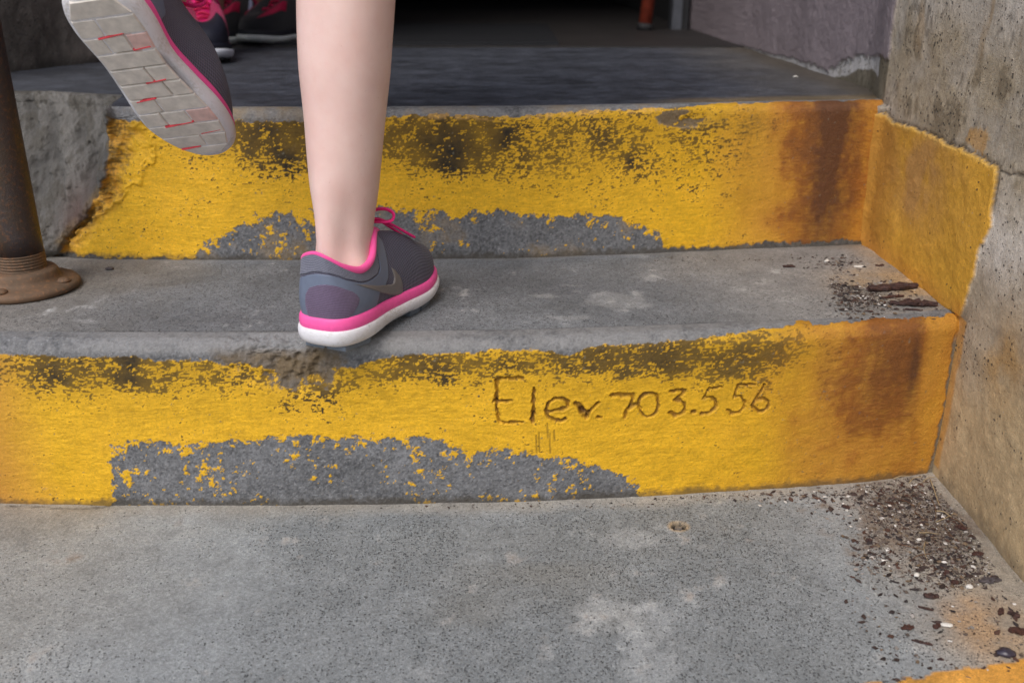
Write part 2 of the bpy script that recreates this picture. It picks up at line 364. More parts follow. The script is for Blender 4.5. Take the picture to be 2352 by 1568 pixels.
    # engraving
    if i == 1:
        for pts, hw, dp in STROKES:
            pl = [(p[0], p[2]) for p in (gy(a, b, .2605) for a, b in zq(pts))]
            m = (X > min(p[0] for p in pl)-.01) & (X < max(p[0] for p in pl)+.01) & (Q > min(p[1] for p in pl)-.01) & (Q < max(p[1] for p in pl)+.01)
            dd = np.full(X.shape, 9.); dd[m] = segd(X[m]+.0012*nf[m]+.0006*nh[m], Q[m]+.0012*nf[m]-.0006*nh[m], pl)*(1+.35*nl_[m])
            k = ss(hw*1.15, hw*.35, dd)*dp
            disp -= k*.0042; disp += ss(hw*2.2, hw*1.2, dd)*(dd < hw*2.5)*.0004*(1-k)
            c = mixc(c, ss(hw*1.25, hw*.5, dd)*.72*(.5+.5*dp)*np.clip(.85+.5*nf, 0, 1), lin(96, 66, 50))
        for (a, b), (e, f_) in [((578, 700), (580, 815)), ((597, 680), (599, 812)), ((652, 620), (655, 720)), ((668, 690), (672, 825)), ((697, 670), (700, 740))]:
            pl = [(p[0], p[2]) for p in (gy(u, v, .2605) for u, v in zq([(a, b), (e, f_)]))]
            dd = segd(X, Q, pl); k = ss(.0009, .0003, dd); disp -= k*.0006; c = mixc(c, k*.6, DRK)
    if i == 1: cov_end = ss(.4335, .4305, X+.0035*nb+.002*nf+.03*np.clip(.05-Q, 0, 1)); c = mixc(c, (1-cov_end)*ss(.16, .14, Q), lin(126, 116, 100)); disp -= (1-cov_end)*.001
    disp *= ss(qe-.0005, qe-.008, Q)
    P = np.stack([X, Y+NY*disp, Z+NZ*disp], -1)
    rough = .84-.26*cov+.10*sc_*cov
    me = grid(P, dict(pigment=np.clip(c, .004, .95), rough=rough))
    # seam: front strip continues the tread, see make_tread
    return me, xs, R
def blob(X, Y, px, py, z, rx, ry):
    p = gz(px, py, z); return g2(X, Y, p[0], p[1], rx, ry)
def make_tread(i, xs, R):
    z0 = i*RISE
    fr = (lambda x: Ycol(i, x, np.full(np.shape(x), z0-R))+R+.0115)
    bk = (lambda x: (R1(x) if i == 0 else Y2(x, np.full(np.shape(x), .17)))+.004)
    if i == 2: bk = lambda x: np.full(np.shape(x), 1.392)
    n = (110, 110, 200)[i]
    xs_ = xs if i < 2 else np.concatenate([np.arange(-1.4, -.72, .02), np.arange(-.72, .50, .0035)])
    if i == 0: xs_ = np.concatenate([XS[XS < -.72], np.arange(-.72, .44, .0014), [.4385]])
    t = np.linspace(0, 1, n); 
    if i == 2: t = t**1.5
    X, T = np.meshgrid(xs_, t); Yf = fr(np.minimum(xs_, .44)); Yb = bk(xs_); Y = Yf[None]*(1-T)+Yb[None]*T
    if i == 2: Y = np.where(T == 0, Yf[None], Y)
    S = 500+60*i
    nb = fbm(X, Y, .09, o=5, seed=S); nf = fbm(X, Y, .012, o=4, seed=S+1); nl = fbm(X, Y, .03, o=4, seed=S+2); nh = fbm(X, Y, .0035, o=2, seed=S+3)
    z = .0009*nb*ss(0, .1, T)*ss(1, .9, T)+.0002*nf*ss(0, .03, T)
    ef = (Y-Yf[None]); eb = (Yb[None]-Y); pit = np.clip(.5+.3*nb, 0, 1)
    if i == 0:
        c = np.ones(X.shape+(3,))*np.array(lin(157, 162, 164))
        core = ss(-.30, -.18, X+.02*nb)*ss(.33, .22, X+.03*nb)*ss(0, .04, eb+.01*nb)
        core = np.maximum(core*.9, .35*ss(.04, .09, eb))
        c = mixc(c, core*.66*np.clip(.9+.5*nl+.4*nb, 0, 1), lin(103, 108, 110)); pit = np.clip(.20+.75*core+.5*nb+.4*nl, 0, 1); c = mixc(c, ss(.1, .8, fbm(X, Y, .22, .12, o=3, seed=S+9))*.3, lin(128, 122, 108))
        # pale polished patches
        for px, py, rx, ry in [(1440, 1235, .03, .02), (1500, 1440, .045, .03), (1400, 1395, .03, .012), (1500, 1520, .028, .03), (330, 1240, .03, .012), (970, 1545, .022, .012)]:
            k = ss(.28, .75, blob(X, Y, px, py, 0, rx, ry)+.38*nl+.22*nf); c = mixc(c, k*.26, lin(182, 184, 184)); pit = pit*(1-.7*k)
        k = ss(-.25, -.42, X+.03*nb); c = mixc(c, k*.55, lin(150, 147, 138)); pit *= 1-.5*k
        silt = ss(.29, .40, X+.08*(Y-.12)+.03*nb+.006*nf)*ss(-.05, .05, Y+.03*nb)
        silt = np.maximum(silt*.85, ss(.034, .006, eb+.006*nb+.003*nf)*.6)
        c = mixc(c, silt*.62, lin(166, 148, 120)); pit *= 1-.5*silt
        pk = blob(X, Y, 2260, 1440, 0, .035, .04); c = mixc(c, np.clip(pk*.6*(1+nl), 0, .7), lin(178, 142, 100))
        pk = ss(.25, .7, blob(X, Y, 2090, 1190, 0, .075, .07)+.3*nl+.3*nf); c = mixc(c, pk*.75*(1+.5*nh), lin(112, 100, 88)); pit *= 1-.6*pk
        stn = g2(X, Y, *gz(1740, 1320, 0)[:2], .05, .004); c = mixc(c, stn*.15, lin(90, 90, 90))
        # anchor hole
        yk = ss(-.0004, .0006, -.006+(X-.255)*.19-Y+.004*nb+.002*nf)*(X > .2); c = mixc(c, yk*.95, OCH); pit = pit*(1-yk); z = z+yk*.0005
        hp = gz(1558, 1209, 0); r = np.hypot((X-hp[0]), (Y-hp[1])*1.15); z = z-.005*ss(.0074, .0060, r); c = mixc(c, ss(.0125, .0085, r+.001*nf)*.75, lin(172, 150, 116)); c = mixc(c, ss(.0074, .0066, r)*.95, lin(26, 24, 22))
        ck = segd(X, Y, [tuple(gz(a, b, 0)[:2]) for a, b in [(0, 1163), (60, 1160), (150, 1168), (230, 1165), (262, 1158), (200, 1156)]])
        c = mixc(c, ss(.0015, .0004, ck+.0006*nf)*.6, lin(60, 56, 50)); z = z-.0008*ss(.0018, .0005, ck)
        c = mixc(c, g2(X, Y, -.45, .215, .1, .03)*.4, lin(128, 118, 100))
    elif i == 1:
        c = np.ones(X.shape+(3,))*np.array(lin(124, 127, 130))
        k = ss(.12, .30, X+.03*nb); c = mixc(c, k*.7, lin(146, 143, 138)); pit = np.clip(.75-.45*k+.25*nb, 0, 1)
        k = ss(-.30, -.48, X+.04*nb); c = mixc(c, k*.6, lin(126, 118, 106)); pit *= 1-.4*k
        core = g2(X, Y, .02, .40, .14, .05); c = mixc(c, np.clip(core*.5*(1+.6*nl), 0, .8), lin(100, 102, 107))
        core = g2(X, Y, -.30, .30, .09, .035)+g2(X, Y, -.2, .44, .05, .04); c = mixc(c, np.clip(core*.5*(1+.5*nl), 0, .8), lin(98, 98, 100))
        for px, py, rx, ry in [(1420, 690, .035, .025), (1320, 730, .03, .008), (1500, 640, .02, .01), (1250, 680, .02, .008), (195, 738, .014, .006)]:
            k = ss(.28, .75, blob(X, Y, px, py, .17, rx, ry)+.38*nl+.22*nf); c = mixc(c, k*.34, lin(168, 168, 166)); pit = pit*(1-.7*k)
        c = mixc(c, ss(.012, .003, eb+.003*nb)*.5, lin(142, 138, 130)); pit *= ss(0, .03, eb)
        silt = blob(X, Y, 2010, 650, .17, .045, .05)+blob(X, Y, 2110, 745, .17, .04, .02)+ss(.39, .43, X)*.6
        c = mixc(c, np.clip(silt*(.62+.4*nl), 0, .75), lin(172, 142, 98))
        c = mixc(c, np.clip(ss(.03, .005, eb)*ss(.33, .40, X), 0, 1)*.5, lin(110, 98, 82))
        c = mixc(c, ss(.004, .0, ef+.002*nb)*.35*ss(.3, .2, X), lin(52, 52, 52))
        # spall reaching onto the tread
        c = mixc(c, g2(X, Y, *gz(620, 772, .17)[:2], .06, .012)*.5, lin(128, 124, 116))
    else:
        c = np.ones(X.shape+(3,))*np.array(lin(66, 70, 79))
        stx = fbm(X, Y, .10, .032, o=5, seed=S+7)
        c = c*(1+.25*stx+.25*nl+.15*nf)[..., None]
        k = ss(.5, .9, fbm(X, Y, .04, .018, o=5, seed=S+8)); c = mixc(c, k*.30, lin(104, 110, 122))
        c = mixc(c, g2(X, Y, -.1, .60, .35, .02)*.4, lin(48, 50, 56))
        k = ss(.25, .42, X+.04*nb); c = mixc(c, k*.55, lin(108, 104, 98))
        k = ss(.14, .26, X+.02*nb)*ss(.055, .02, ef+.01*nb)*.6; c = mixc(c, k, lin(138, 118, 82))
        k = ss(.395, .44, X+.02*nb)*.6; c = mixc(c, k, lin(86, 76, 60))
        k = ss(-.35, -.6, X+.05*nb); c = mixc(c, k*.3, lin(96, 98, 102))
    c = c*(1+.16*nb+.14*nl+.09*nf+.10*nh)[..., None]
    rough = np.full(X.shape, (.84, .8, .58)[i]); pit = pit*(.55 if i == 2 else 1)
    P = np.stack([X, Y, z0+z], -1)
    return grid(P, dict(pigment=np.clip(c, .004, .9), rough=rough, pit=pit))
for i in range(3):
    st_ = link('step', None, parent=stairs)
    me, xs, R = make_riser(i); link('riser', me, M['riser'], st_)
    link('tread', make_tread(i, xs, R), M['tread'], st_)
# nosing strips start with the same dusty colour as the tread behind; ground at the foot of the stairs
gx_, gy_ = np.meshgrid(np.linspace(-1.4, .4385, 200), np.linspace(-3, .03, 200))
nb = fbm(gx_, gy_, .1, seed=900)
c = np.ones(gx_.shape+(3,))*np.array(lin(140, 140, 140))*(1+.15*nb)[..., None]
link('pavement', grid(np.stack([gx_, gy_, np.full(gx_.shape, -.17)+.001*nb], -1), dict(pigment=c, rough=np.full(gx_.shape, .85), pit=.5+.2*nb)), M['tread'], kind='structure')
gg = bpy.data.meshes.new('m'); gg.from_pydata([(-40, -40, -.185), (40, -40, -.185), (40, 40, -.185), (-40, 40, -.185)], [], [(0, 1, 2, 3)])
link('ground', gg, plain('ground_dirt', (.16, .15, .13), .9, (3, .3)), kind='structure')

# ------------------------------------------------------------------ right wall
def wall_x(y, z): return .434+.028*ss(.575, .72, y)
def make_wall():
    ys = np.concatenate([np.arange(-1.6, -.12, .03), np.arange(-.12, .72, .0018), np.arange(.72, 1.4, .004), np.arange(1.4, 2.31, .03)])
    zs = np.concatenate([np.arange(-.19, -.02, .02), np.arange(-.02, .56, .0018), np.arange(.56, .8, .02), np.arange(.8, 2.75, .15)])
    Y, Z = np.meshgrid(ys, zs); S = 1000
    nb = fbm(Y, Z, .12, o=5, seed=S); nl = fbm(Y, Z, .035, o=5, seed=S+1); nf = fbm(Y, Z, .009, o=4, seed=S+2); nh = fbm(Y, Z, .003, o=2, seed=S+3)
    nv = fbm(Y, Z, .02, .10, o=4, seed=S+4)
    X = wall_x(Y, Z); d = .0022*nb+.0006*nl+.0002*nf
    c = np.ones(Y.shape+(3,))*np.array(lin(206, 199, 190))
    # brown weathering band over the stairs
    hgt = Z-.335-.55*np.clip(.30-Y, -.3, .3)*.0
    band = ss(.10, .0, np.abs(Z-.365+.12*(.4-Y))-.02+.02*nb)*ss(.0, .12, Y)
    c = mixc(c, np.clip(band*.75+.35*band*nl, 0, .8), lin(166, 150, 122))
    c = mixc(c, ss(.2, .7, nl+nv*.7)*band*.5, lin(104, 90, 68))
    c = mixc(c, ss(.0, .8, nv+.4*nb)*.5*ss(.38, .44, Z), lin(168, 138, 94)); c = mixc(c, ss(.2, .7, fbm(Y, Z, .006, .012, o=4, seed=S+20)+.6*nb)*.5*ss(.28, .34, Z), lin(96, 88, 76))
    low = ss(.30, .22, Z+.03*nb); c = mixc(c, low*.85, lin(172, 156, 132))
    low2 = ss(.20, .10, Z+.03*nb+.3*(Y-.2)); c = mixc(c, low2*.85, lin(196, 172, 132))
    c = mixc(c, ss(.06, -.02, Z+.2*(Y-.2)+.02*nb)*.5, lin(160, 140, 108))
    c = mixc(c, np.clip(g2(Y, Z, .215, .16, .03, .035)*.8*(1+nl), 0, .8), lin(176, 140, 88))
    c = mixc(c, ss(.35, .8, nl+.5*nf)*.28, lin(92, 84, 70))
    c = c*(1+.14*nl+.12*nf+.08*nb+.08*nh)[..., None]
    pit = np.clip(.25+.5*nl+.25*ss(.28, .36, Z)-.3*low2, 0, .8)*.55
    # darker band where the wall meets the treads
    zl = np.where(Y < .29, 0, np.where(Y < .56, .17, .34))
    c = mixc(c, ss(.018, .0, np.abs(Z-zl)+.004*nf)*.45, lin(96, 88, 76))
    # crack
    ck = segd(Y, Z, [(p[1], p[2]) for p in (gx(a, b, .434) for a, b in [(2296, 392), (2318, 402), (2330, 398), (2352, 403)])]+[(.2, .318), (.12, .326), (.03, .315), (-.1, .322)])
    k = ss(.0018, .0005, ck+.0008*nf); c = mixc(c, k*.7, lin(58, 50, 42)); d -= k*.0012
    d -= .0012*ss(-.002, .002, .322-Z+.004*nl)*ss(.275, .23, Y)
    # mauve plaster beyond the stair head with torn lower edge over white primer
    YP = .577
    lowp = [gx(a, b, .452) for a, b in [(1560, 60), (1640, 96), (1700, 108), (1770, 126), (1805, 132), (1850, 148), (1889, 166), (1910, 150), (1951, 128), (2046, 129)]]
    ly = np.array([p[1] for p in lowp][::-1]); lz = np.array([p[2] for p in lowp][::-1])
    zedge = np.interp(Y, ly, lz)+.0035*nf+.002*nl
    pl = ss(-.0012, .0012, Z-zedge)*ss(-.005, .005, Y-YP+.003*nf)
    wt = ss(-.0205, -.0175, np.minimum(Z-zedge-.006*nb, 1.)+.004*nf)*(Y > YP+.05)*(1-pl)
    base = (Y > YP)*(1-pl)
    c = mixc(c, base*.75, lin(98, 92, 76)); c = mixc(c, wt*np.clip(.95-.5*(nf > .5), 0, 1), lin(206, 204, 204))
    pc = np.ones(Y.shape+(3,))*np.array(lin(150, 139, 144))*(1+.06*nb+.05*nl+.05*nf)[..., None]
    pc = mixc(pc, ss(.3, 1, nv)*.2, lin(170, 156, 162))
    c = c*(1-pl[..., None])+pc*pl[..., None]; d += pl*.0022+pl*.0005*fbm(Y, Z, .005, .007, o=3, seed=S+9); pit = pit*(1-pl)
    # yellow return painted on the wall beside the step
    yp = [gx(a, b, .434) for a, b in [(2038, 262), (2060, 282), (2120, 300), (2170, 325), (2215, 342), (2293, 385), (2285, 470), (2285, 520), (2258, 570), (2240, 640), (2205, 733), (2150, 690), (2100, 652), (2010, 585), (1990, 570), (1990, 262)]]
    sd_ = sdpoly(Y, Z, [(p[1], p[2]) for p in yp])+.0022*nf+.0008*nh
    k = ss(-.0005, .0008, sd_); yc = np.ones(Y.shape+(3,))*np.array(lin(218, 164, 58))
    yc = mixc(yc, np.clip(g2(Y, Z, .44, .28, .09, .05)*.7*(1+nl), 0, .75), lin(176, 134, 88))
    yc = mixc(yc, ss(.48, .54, Y+.01*nl)*.6, lin(158, 108, 50)); yc = mixc(yc, ss(.20, .17, Z+.01*nb)*.4, lin(206, 140, 64))
    yc = yc*(1+.07*nl+.07*nf+.05*nh)[..., None]
    yc = mixc(yc, ss(.006, .002, sd_)*ss(.30, .32, Z)*.4, lin(236, 196, 110))
    c = c*(1-k[..., None])+yc*k[..., None]; d += k*.0028+k*.00025*fbm(Y, Z, .010, .005, o=3, seed=S+11); pit *= 1-k*.85
    rim = ss(-.0045, -.0005, sd_)*(1-k)*ss(.27, .29, Z); c = mixc(c, rim*.8, lin(70, 58, 44)); d -= rim*.001
    ext = ss(.5, .8, g2(Y, Z, .335, .335, .03, .016)+.4*nf)*(1-k); c = mixc(c, ext*.6, lin(190, 138, 52))
    # splashes of riser paint at the end of the lower riser
    k = ss(.0, .004, .318-Y+.004*nf)*ss(.29, .296, Y+.004*nl)*(Z < .17)*(Z > .01)*.7; c = mixc(c, k, lin(196, 142, 56))
    # cove where riser meets wall
    d += .008*np.exp(-((Y-.575)/.012)**2)*(Z > .16)*(Z < .335)
    P = np.stack([X-d, Y, Z], -1)
    return grid(P, dict(pigment=np.clip(c, .004, .9), rough=.86-.25*pl, pit=pit), flip=True)
rw = thing('stair_wall', 'stained concrete side wall with mauve plaster and a yellow paint patch, right of the stairs', 'wall')
link('wall_face', make_wall(), M['wall'], rw)
bxm = lambda x0, x1, y0, y1, z0, z1: mesh([(x, y, z) for z in (z0, z1) for x, y in ((x0, y0), (x1, y0), (x1, y1), (x0, y1))], [(3, 2, 1, 0), (4, 5, 6, 7), (0, 1, 5, 4), (1, 2, 6, 5), (2, 3, 7, 6), (3, 0, 4, 7)], False)
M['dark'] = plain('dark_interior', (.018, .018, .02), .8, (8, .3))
M['conc'] = plain('grey_concrete', (.2, .19, .18), .85, (40, .3), .004)
link('wall_core', bxm(.470, .72, -1.6, 2.3, -.185, 2.75), M['conc'], rw)
# left wall
def left_wall():
    a = np.array((-.86, .635)); b = np.array((-.60, 1.32)); L = np.linalg.norm(b-a); t = (b-a)/L; n = np.array((t[1], -t[0]))
    u, z = np.meshgrid(np.linspace(0, L, 260), np.concatenate([np.linspace(.325, .75, 150), np.linspace(.8, 2.75, 14)]))
    nb = fbm(u, z, .12, o=5, seed=1200); nl = fbm(u, z, .03, .05, o=5, seed=1201); nf = fbm(u, z, .008, o=3, seed=1202)
    d = .003*nb+.0016*nl
    P = np.stack([a[0]+t[0]*u+n[0]*d, a[1]+t[1]*u+n[1]*d, z], -1)
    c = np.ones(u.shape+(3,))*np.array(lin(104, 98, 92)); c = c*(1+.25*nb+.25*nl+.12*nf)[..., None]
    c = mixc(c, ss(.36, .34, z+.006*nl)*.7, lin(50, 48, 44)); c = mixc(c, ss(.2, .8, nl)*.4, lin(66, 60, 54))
    o = thing('doorway_wall', 'dark rough concrete wall left of the landing', 'wall')
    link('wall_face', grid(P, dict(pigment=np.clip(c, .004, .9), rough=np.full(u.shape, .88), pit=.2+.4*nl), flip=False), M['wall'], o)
    p = [(a[0], a[1]), (b[0], b[1]), (b[0]-.3, b[1]), (a[0]-.3, a[1])]
    p = [(q[0]-n[0]*.006, q[1]-n[1]*.006+ (0 if k > 1 else 0)) for k, q in enumerate(p)]
    me = mesh([(x, y, zz) for zz in (.3, 2.75) for x, y in p], [(3, 2, 1, 0), (4, 5, 6, 7), (0, 1, 5, 4), (1, 2, 6, 5), (2, 3, 7, 6), (3, 0, 4, 7)], False)
    link('wall_core', me, M['conc'], o)
left_wall()
# entrance: dark hall behind, unseen roof added over the landing to cut its sky light
hall = thing('entrance_hall', 'unlit black hallway seen through the doorway at the stair head', 'building')
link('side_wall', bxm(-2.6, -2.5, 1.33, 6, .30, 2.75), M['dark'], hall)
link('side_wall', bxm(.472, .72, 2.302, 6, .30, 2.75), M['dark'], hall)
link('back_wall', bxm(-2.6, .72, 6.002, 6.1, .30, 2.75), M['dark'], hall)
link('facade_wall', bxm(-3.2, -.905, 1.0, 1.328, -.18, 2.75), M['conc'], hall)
link('shade_canopy', bxm(-3.2, .72, .75, 6.1, 2.752, 2.9), M['conc'], hall)
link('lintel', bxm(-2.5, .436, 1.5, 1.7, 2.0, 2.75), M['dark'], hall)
fl = bxm(-2.5, .4995, 1.394, 6.0, .25, .342)
def floor_mat():
    s = N('hall_floor'); n_ = s.noise(9, 4, .6); g = s.noise(300, 2)
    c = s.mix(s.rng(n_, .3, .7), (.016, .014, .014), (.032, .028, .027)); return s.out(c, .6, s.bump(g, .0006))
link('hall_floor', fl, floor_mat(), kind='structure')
mt = thing('door_mat', 'near black rubber mat lying inside the doorway', 'mat', (-.6, 1.7, .342))
link('mat_sheet', bxm(-.62, .694, -.28, .42, 0, .007), plain('mat_rubber', (.006, .007, .010), .75, (400, .4), .001), mt)
# rusty red bar and door frame at the right of the doorway
bar = thing('red_bar', 'orange red painted bar leaning in the doorway', 'bar', (.335, 1.94, .342))
def tube(pts, r, n=12, cap=True, flat=1.):
    pts = [Vector(p) for p in pts]; m = len(pts); V = []; F = []
    rs = r if hasattr(r, '__len__') else [r]*m
    up = Vector((.13, .31, .94)).normalized(); prev = None
    for k, p in enumerate(pts):
        t = (pts[min(k+1, m-1)]-pts[max(k-1, 0)]).normalized()
        if prev is None: a = t.cross(up).normalized()
        else: a = (prev-t*prev.dot(t)).normalized()
        prev = a; b = t.cross(a)
        for j in range(n):
            q = 2*math.pi*j/n; V.append(p+(a*math.cos(q)+b*flat*math.sin(q))*rs[k])
    for k in range(m-1):
        for j in range(n): F.append((k*n+j, k*n+(j+1) % n, (k+1)*n+(j+1) % n, (k+1)*n+j))
    if cap: F.append(tuple(range(n))[::-1]); F.append(tuple((m-1)*n+j for j in range(n)))
    return V, F
def ob(name, VF, mat, parent=None, smooth=True, **k):
    V, F = VF; me = bpy.data.meshes.new('m'); me.from_pydata([tuple(v) for v in V], [], F); me.update()
    me.polygons.foreach_set('use_smooth', [smooth]*len(me.polygons)); return link(name, me, mat, parent, **k)
M['redbar'] = plain('red_oxide_paint', (.30, .05, .025), .5, (60, .35), .001)
ob('shaft', tube([(0, 0, .015), (.05, .03, .5), (.11, .06, 1.0)], .0165, 20), M['redbar'], bar)
ob('foot', tube([(-.0015, -.001, 0), (.0005, 0, .016)], .019, 20), M['dark'], bar)
df = thing('door_frame', 'narrow grey metal door frame at the right jamb of the doorway', 'door frame', (.42, 2.0, .342))
link('jamb', bxm(-.012, .012, -.03, .03, 0, 1.66), plain('jamb_grey', (.08, .085, .10), .45, (50, .2)), df)
link('jamb_back', bxm(.0125, .030, -.02, .05, 0, 1.66), M['dark'], df)

# ------------------------------------------------------------------ rusty railing post at the left
fc = gz(62, 664, .17)
post = thing('railing_post', 'rusty brown steel railing post screwed into a round floor flange', 'post', (float(fc[0]), float(fc[1]), .1705))
def rust(name, a, b, c3, rough=.55, metal=.35):
    s = N(name); n1 = s.noise(28, 5, .65, stretch=(1, 1, .35)); n2 = s.noise(240, 4, .65); n3 = s.noise(900, 2)
    c = s.mix(s.rng(n1, .35, .65), a, b); c = s.mix(s.rng(n2, .52, .66, 0, .75), c, c3)
    return s.out(c, s.rng(n1, .3, .7, rough-.12, rough+.15), s.bump(n2, .0006, 1., s.bump(n3, .0003)), Metallic=metal)
M['pipe'] = rust('rusty_pipe', (.075, .05, .032), (.05, .04, .042), (.15, .07, .035), .42, .3)
M['flange'] = rust('rusty_flange', (.17, .095, .05), (.12, .08, .05), (.26, .13, .06), .7, .1)
def lathe(prof, n=64, jit=0):
    V = []; F = []; m = len(prof)
    for k, (r, z) in enumerate(prof):
        for j in range(n):
            q = 2*math.pi*j/n; rr = r+jit*math.sin(3*q+k)*.5+jit*random.uniform(-.5, .5)
            V.append((rr*math.cos(q), rr*math.sin(q), z))
    for k in range(m-1):
        for j in range(n): F.append((k*n+j, k*n+(j+1) % n, (k+1)*n+(j+1) % n, (k+1)*n+j))
    F.append(tuple((m-1)*n+j for j in range(n))); F.append(tuple(range(n))[::-1]); return V, F
pr = .0232
ob('pipe', lathe([(pr, .040)]+[(pr, .04+.02*k) for k in range(1, 46)]+[(pr*.9, .945)]), M['pipe'], post)
th_ = []
for k in range(6): th_ += [(pr-.0012, .0225+k*.0031), (pr+.0006, .0225+k*.0031+.0011), (pr+.0006, .0225+k*.0031+.0017), (pr-.0012, .0225+k*.0031+.0029)]
ob('thread', lathe([(pr-.002, .02)]+th_+[(pr-.002, .0415)]), M['flange'], post)
ob('flange', lathe([(.0500, 0), (.0525, .002), (.0530, .0055), (.0505, .0085), (.042, .0098), (.036, .0115), (.0335, .015), (.033, .0200), (.0310, .0225), (.024, .0235)], 72, .0006), M['flange'], post)
for a in (-95, -5, 175, 85):
    q = math.radians(a); b_ = ob('bolt', lathe([(.0062, 0), (.0066, .0015), (.005, .0035), (.002, .0042)], 14, .0004), M['flange'], post)
    b_.location = (.0425*math.cos(q), .0425*math.sin(q), .0092)

# ------------------------------------------------------------------ anchor plug set in the lower tread
hp = gz(1558, 1209, 0)
an = thing('anchor_plug', 'small rusty anchor plug sunk in the lowest tread', 'anchor', (float(hp[0]), float(hp[1]), -.0047))
ob('socket', lathe([(.0062, 0), (.0060, .0016), (.0052, .0018), (.0050, .0004), (.001, .0003)], 28, .0002), plain('socket_rust', (.035, .028, .022), .8, (500, .4), .0005), an)
sb = ob('stub', ([(-.0034, -.0022, .001), (.0034, -.0028, .001), (.0036, .0024, .001), (-.0030, .0028, .001), (-.003, -.0016, .0040), (.003, -.002, .0043), (.0031, .0018, .0038), (-.0026, .0022, .0042)], [(4, 5, 6, 7), (0, 1, 5, 4), (1, 2, 6, 5), (2, 3, 7, 6), (3, 0, 4, 7)]), plain('stub_steel', (.22, .2, .18), .5, (600, .4), .0005, Metallic=.4), an, smooth=False)
# ------------------------------------------------------------------ shoes and people
def crom(P, n, closed=True):
    P = np.array(P, float); m = len(P); out = []
    tt = np.linspace(0, m if closed else m-1, n, endpoint=not closed)
    for t in tt:
        i = int(t); f = t-i
        if not closed and i >= m-1: i, f = m-2, 1.
        g = (lambda k: P[k % m]) if closed else (lambda k: P[min(max(k, 0), m-1)])
        a, b, c, d = g(i-1), g(i), g(i+1), g(i+2)
        out.append(.5*((2*b)+(c-a)*f+(2*a-5*b+4*c-d)*f*f+(3*b-a-3*c+d)*f**3))
    return np.array(out)
#   (x right = outer side, y forward, z)
OUT = [(0, 0), (.017, .003), (.028, .016), (.0325, .040), (.0305, .075), (.0325, .105), (.0355, .135), (.0350, .160), (.027, .186), (.010, .203), (-.010, .2035), (-.0265, .190), (-.0355, .165), (-.0365, .138), (-.030, .105), (-.0255, .075), (-.0285, .040), (-.0265, .016), (-.017, .003)]
TOP = [(0, .004, .079), (.0125, .0055, .0755), (.022, .017, .0665), (.0270, .036, .0600), (.0262, .058, .0645), (.0205, .074, .0795), (.0130, .090, .0805), (.0115, .108, .0690), (.0085, .128, .0585), (.004, .142, .053), (-.004, .142, .053), (-.0085, .128, .0585), (-.0115, .110, .0690), (-.0130, .092, .0805), (-.0205, .076, .0795), (-.0255, .058, .0650), (-.0258, .036, .0610), (-.021, .017, .0670), (-.0125, .0055, .0755)]
NS = 19
def at_s(P, s, closed=True):
    P = np.array(P, float); m = len(P); s = np.mod(s, 1)*m; i = np.floor(s).astype(int); f = (s-i)[..., None]
    a, b, c, d = P[(i-1) % m], P[i % m], P[(i+1) % m], P[(i+2) % m]
    return .5*((2*b)+(c-a)*f+(2*a-5*b+4*c-d)*f*f+(3*b-a-3*c+d)*f**3)
def spring(y): return .006*ss(.13, .205, y)**1.4
def sole_top(y): return .0255-.003*ss(.03, .10, y)-.003*ss(.1, .2, y)+spring(y)
def outl(s, k=1., off=0.):
    o = at_s(OUT, s); t = at_s(OUT, s+.002)-at_s(OUT, s-.002); n = np.stack([t[..., 1], -t[..., 0]], -1); n /= np.linalg.norm(n, axis=-1, keepdims=True)+1e-9
    return o+n*off
def upper_pt(s, t, off=0.):
    """s round the shoe from the heel back, t from the sole up to the opening"""
    B2 = outl(s, off=-.0028); T = at_s(TOP, s); zb = sole_top(B2[..., 1])-.003
    B = np.concatenate([B2, zb[..., None]], -1)
    toe = ss(.09, .15, B[..., 1])
    o2 = outl(s, off=0)-outl(s, off=-.004); o3 = np.concatenate([o2, 0*o2[..., :1]], -1)/.004
    H = (T[..., 2]-zb)[..., None]
    up = np.array([0, 0, 1.])
    C1 = B+up*H*(.42+.30*toe[..., None])+o3*(.0045-.0005*toe[..., None])
    dT = (B-T)*np.array([1, 1, 0])
    C2 = T*(1)+(-up*H*.34*(1-toe[..., None]))+dT*(.10+.50*toe[..., None])+o3*.001*(1-toe[..., None])+up*.002*toe[..., None]
    t = t[..., None]; P = B*(1-t)**3+C1*3*t*(1-t)**2+C2*3*t*t*(1-t)+T*t**3
    return P
def upper_off(s, t, off):
    e = 1e-3; a = upper_pt(s+e, t)-upper_pt(s-e, t); b = upper_pt(s, np.clip(t+e, 0, 1))-upper_pt(s, np.clip(t-e, 0, 1))
    n = np.cross(a, b); n /= np.linalg.norm(n, axis=-1, keepdims=True)+1e-12
    return upper_pt(s, t)+n*(np.asarray(off)[..., None] if np.ndim(off) else off)
def patch(inside, s0, s1, t0, t1, ns, nt_, off, thick=.0006):
    """a thin sheet lying on the upper where inside(s,t) > 0, with turned-in edges"""
    S, T = np.meshgrid(np.linspace(s0, s1, ns), np.linspace(t0, t1, nt_)); k = inside(S, T)
    P = upper_off(S, T, off*ss(-.35, .5, k)-.0004*(k < 0)); idx = np.arange(ns*nt_).reshape(nt_, ns)
    ok = (k[:-1, :-1] > -1) & (k[:-1, 1:] > -1) & (k[1:, 1:] > -1) & (k[1:, :-1] > -1)
    f = np.stack([idx[:-1, :-1], idx[:-1, 1:], idx[1:, 1:], idx[1:, :-1]], -1)[ok]
    used = np.unique(f); mp = np.full(ns*nt_, -1); mp[used] = np.arange(len(used))
    global ST_; ST_ = np.stack([S*.46, T*.062, 0*S], -1).reshape(-1, 3)[used]
    return P.reshape(-1, 3)[used], mp[f]
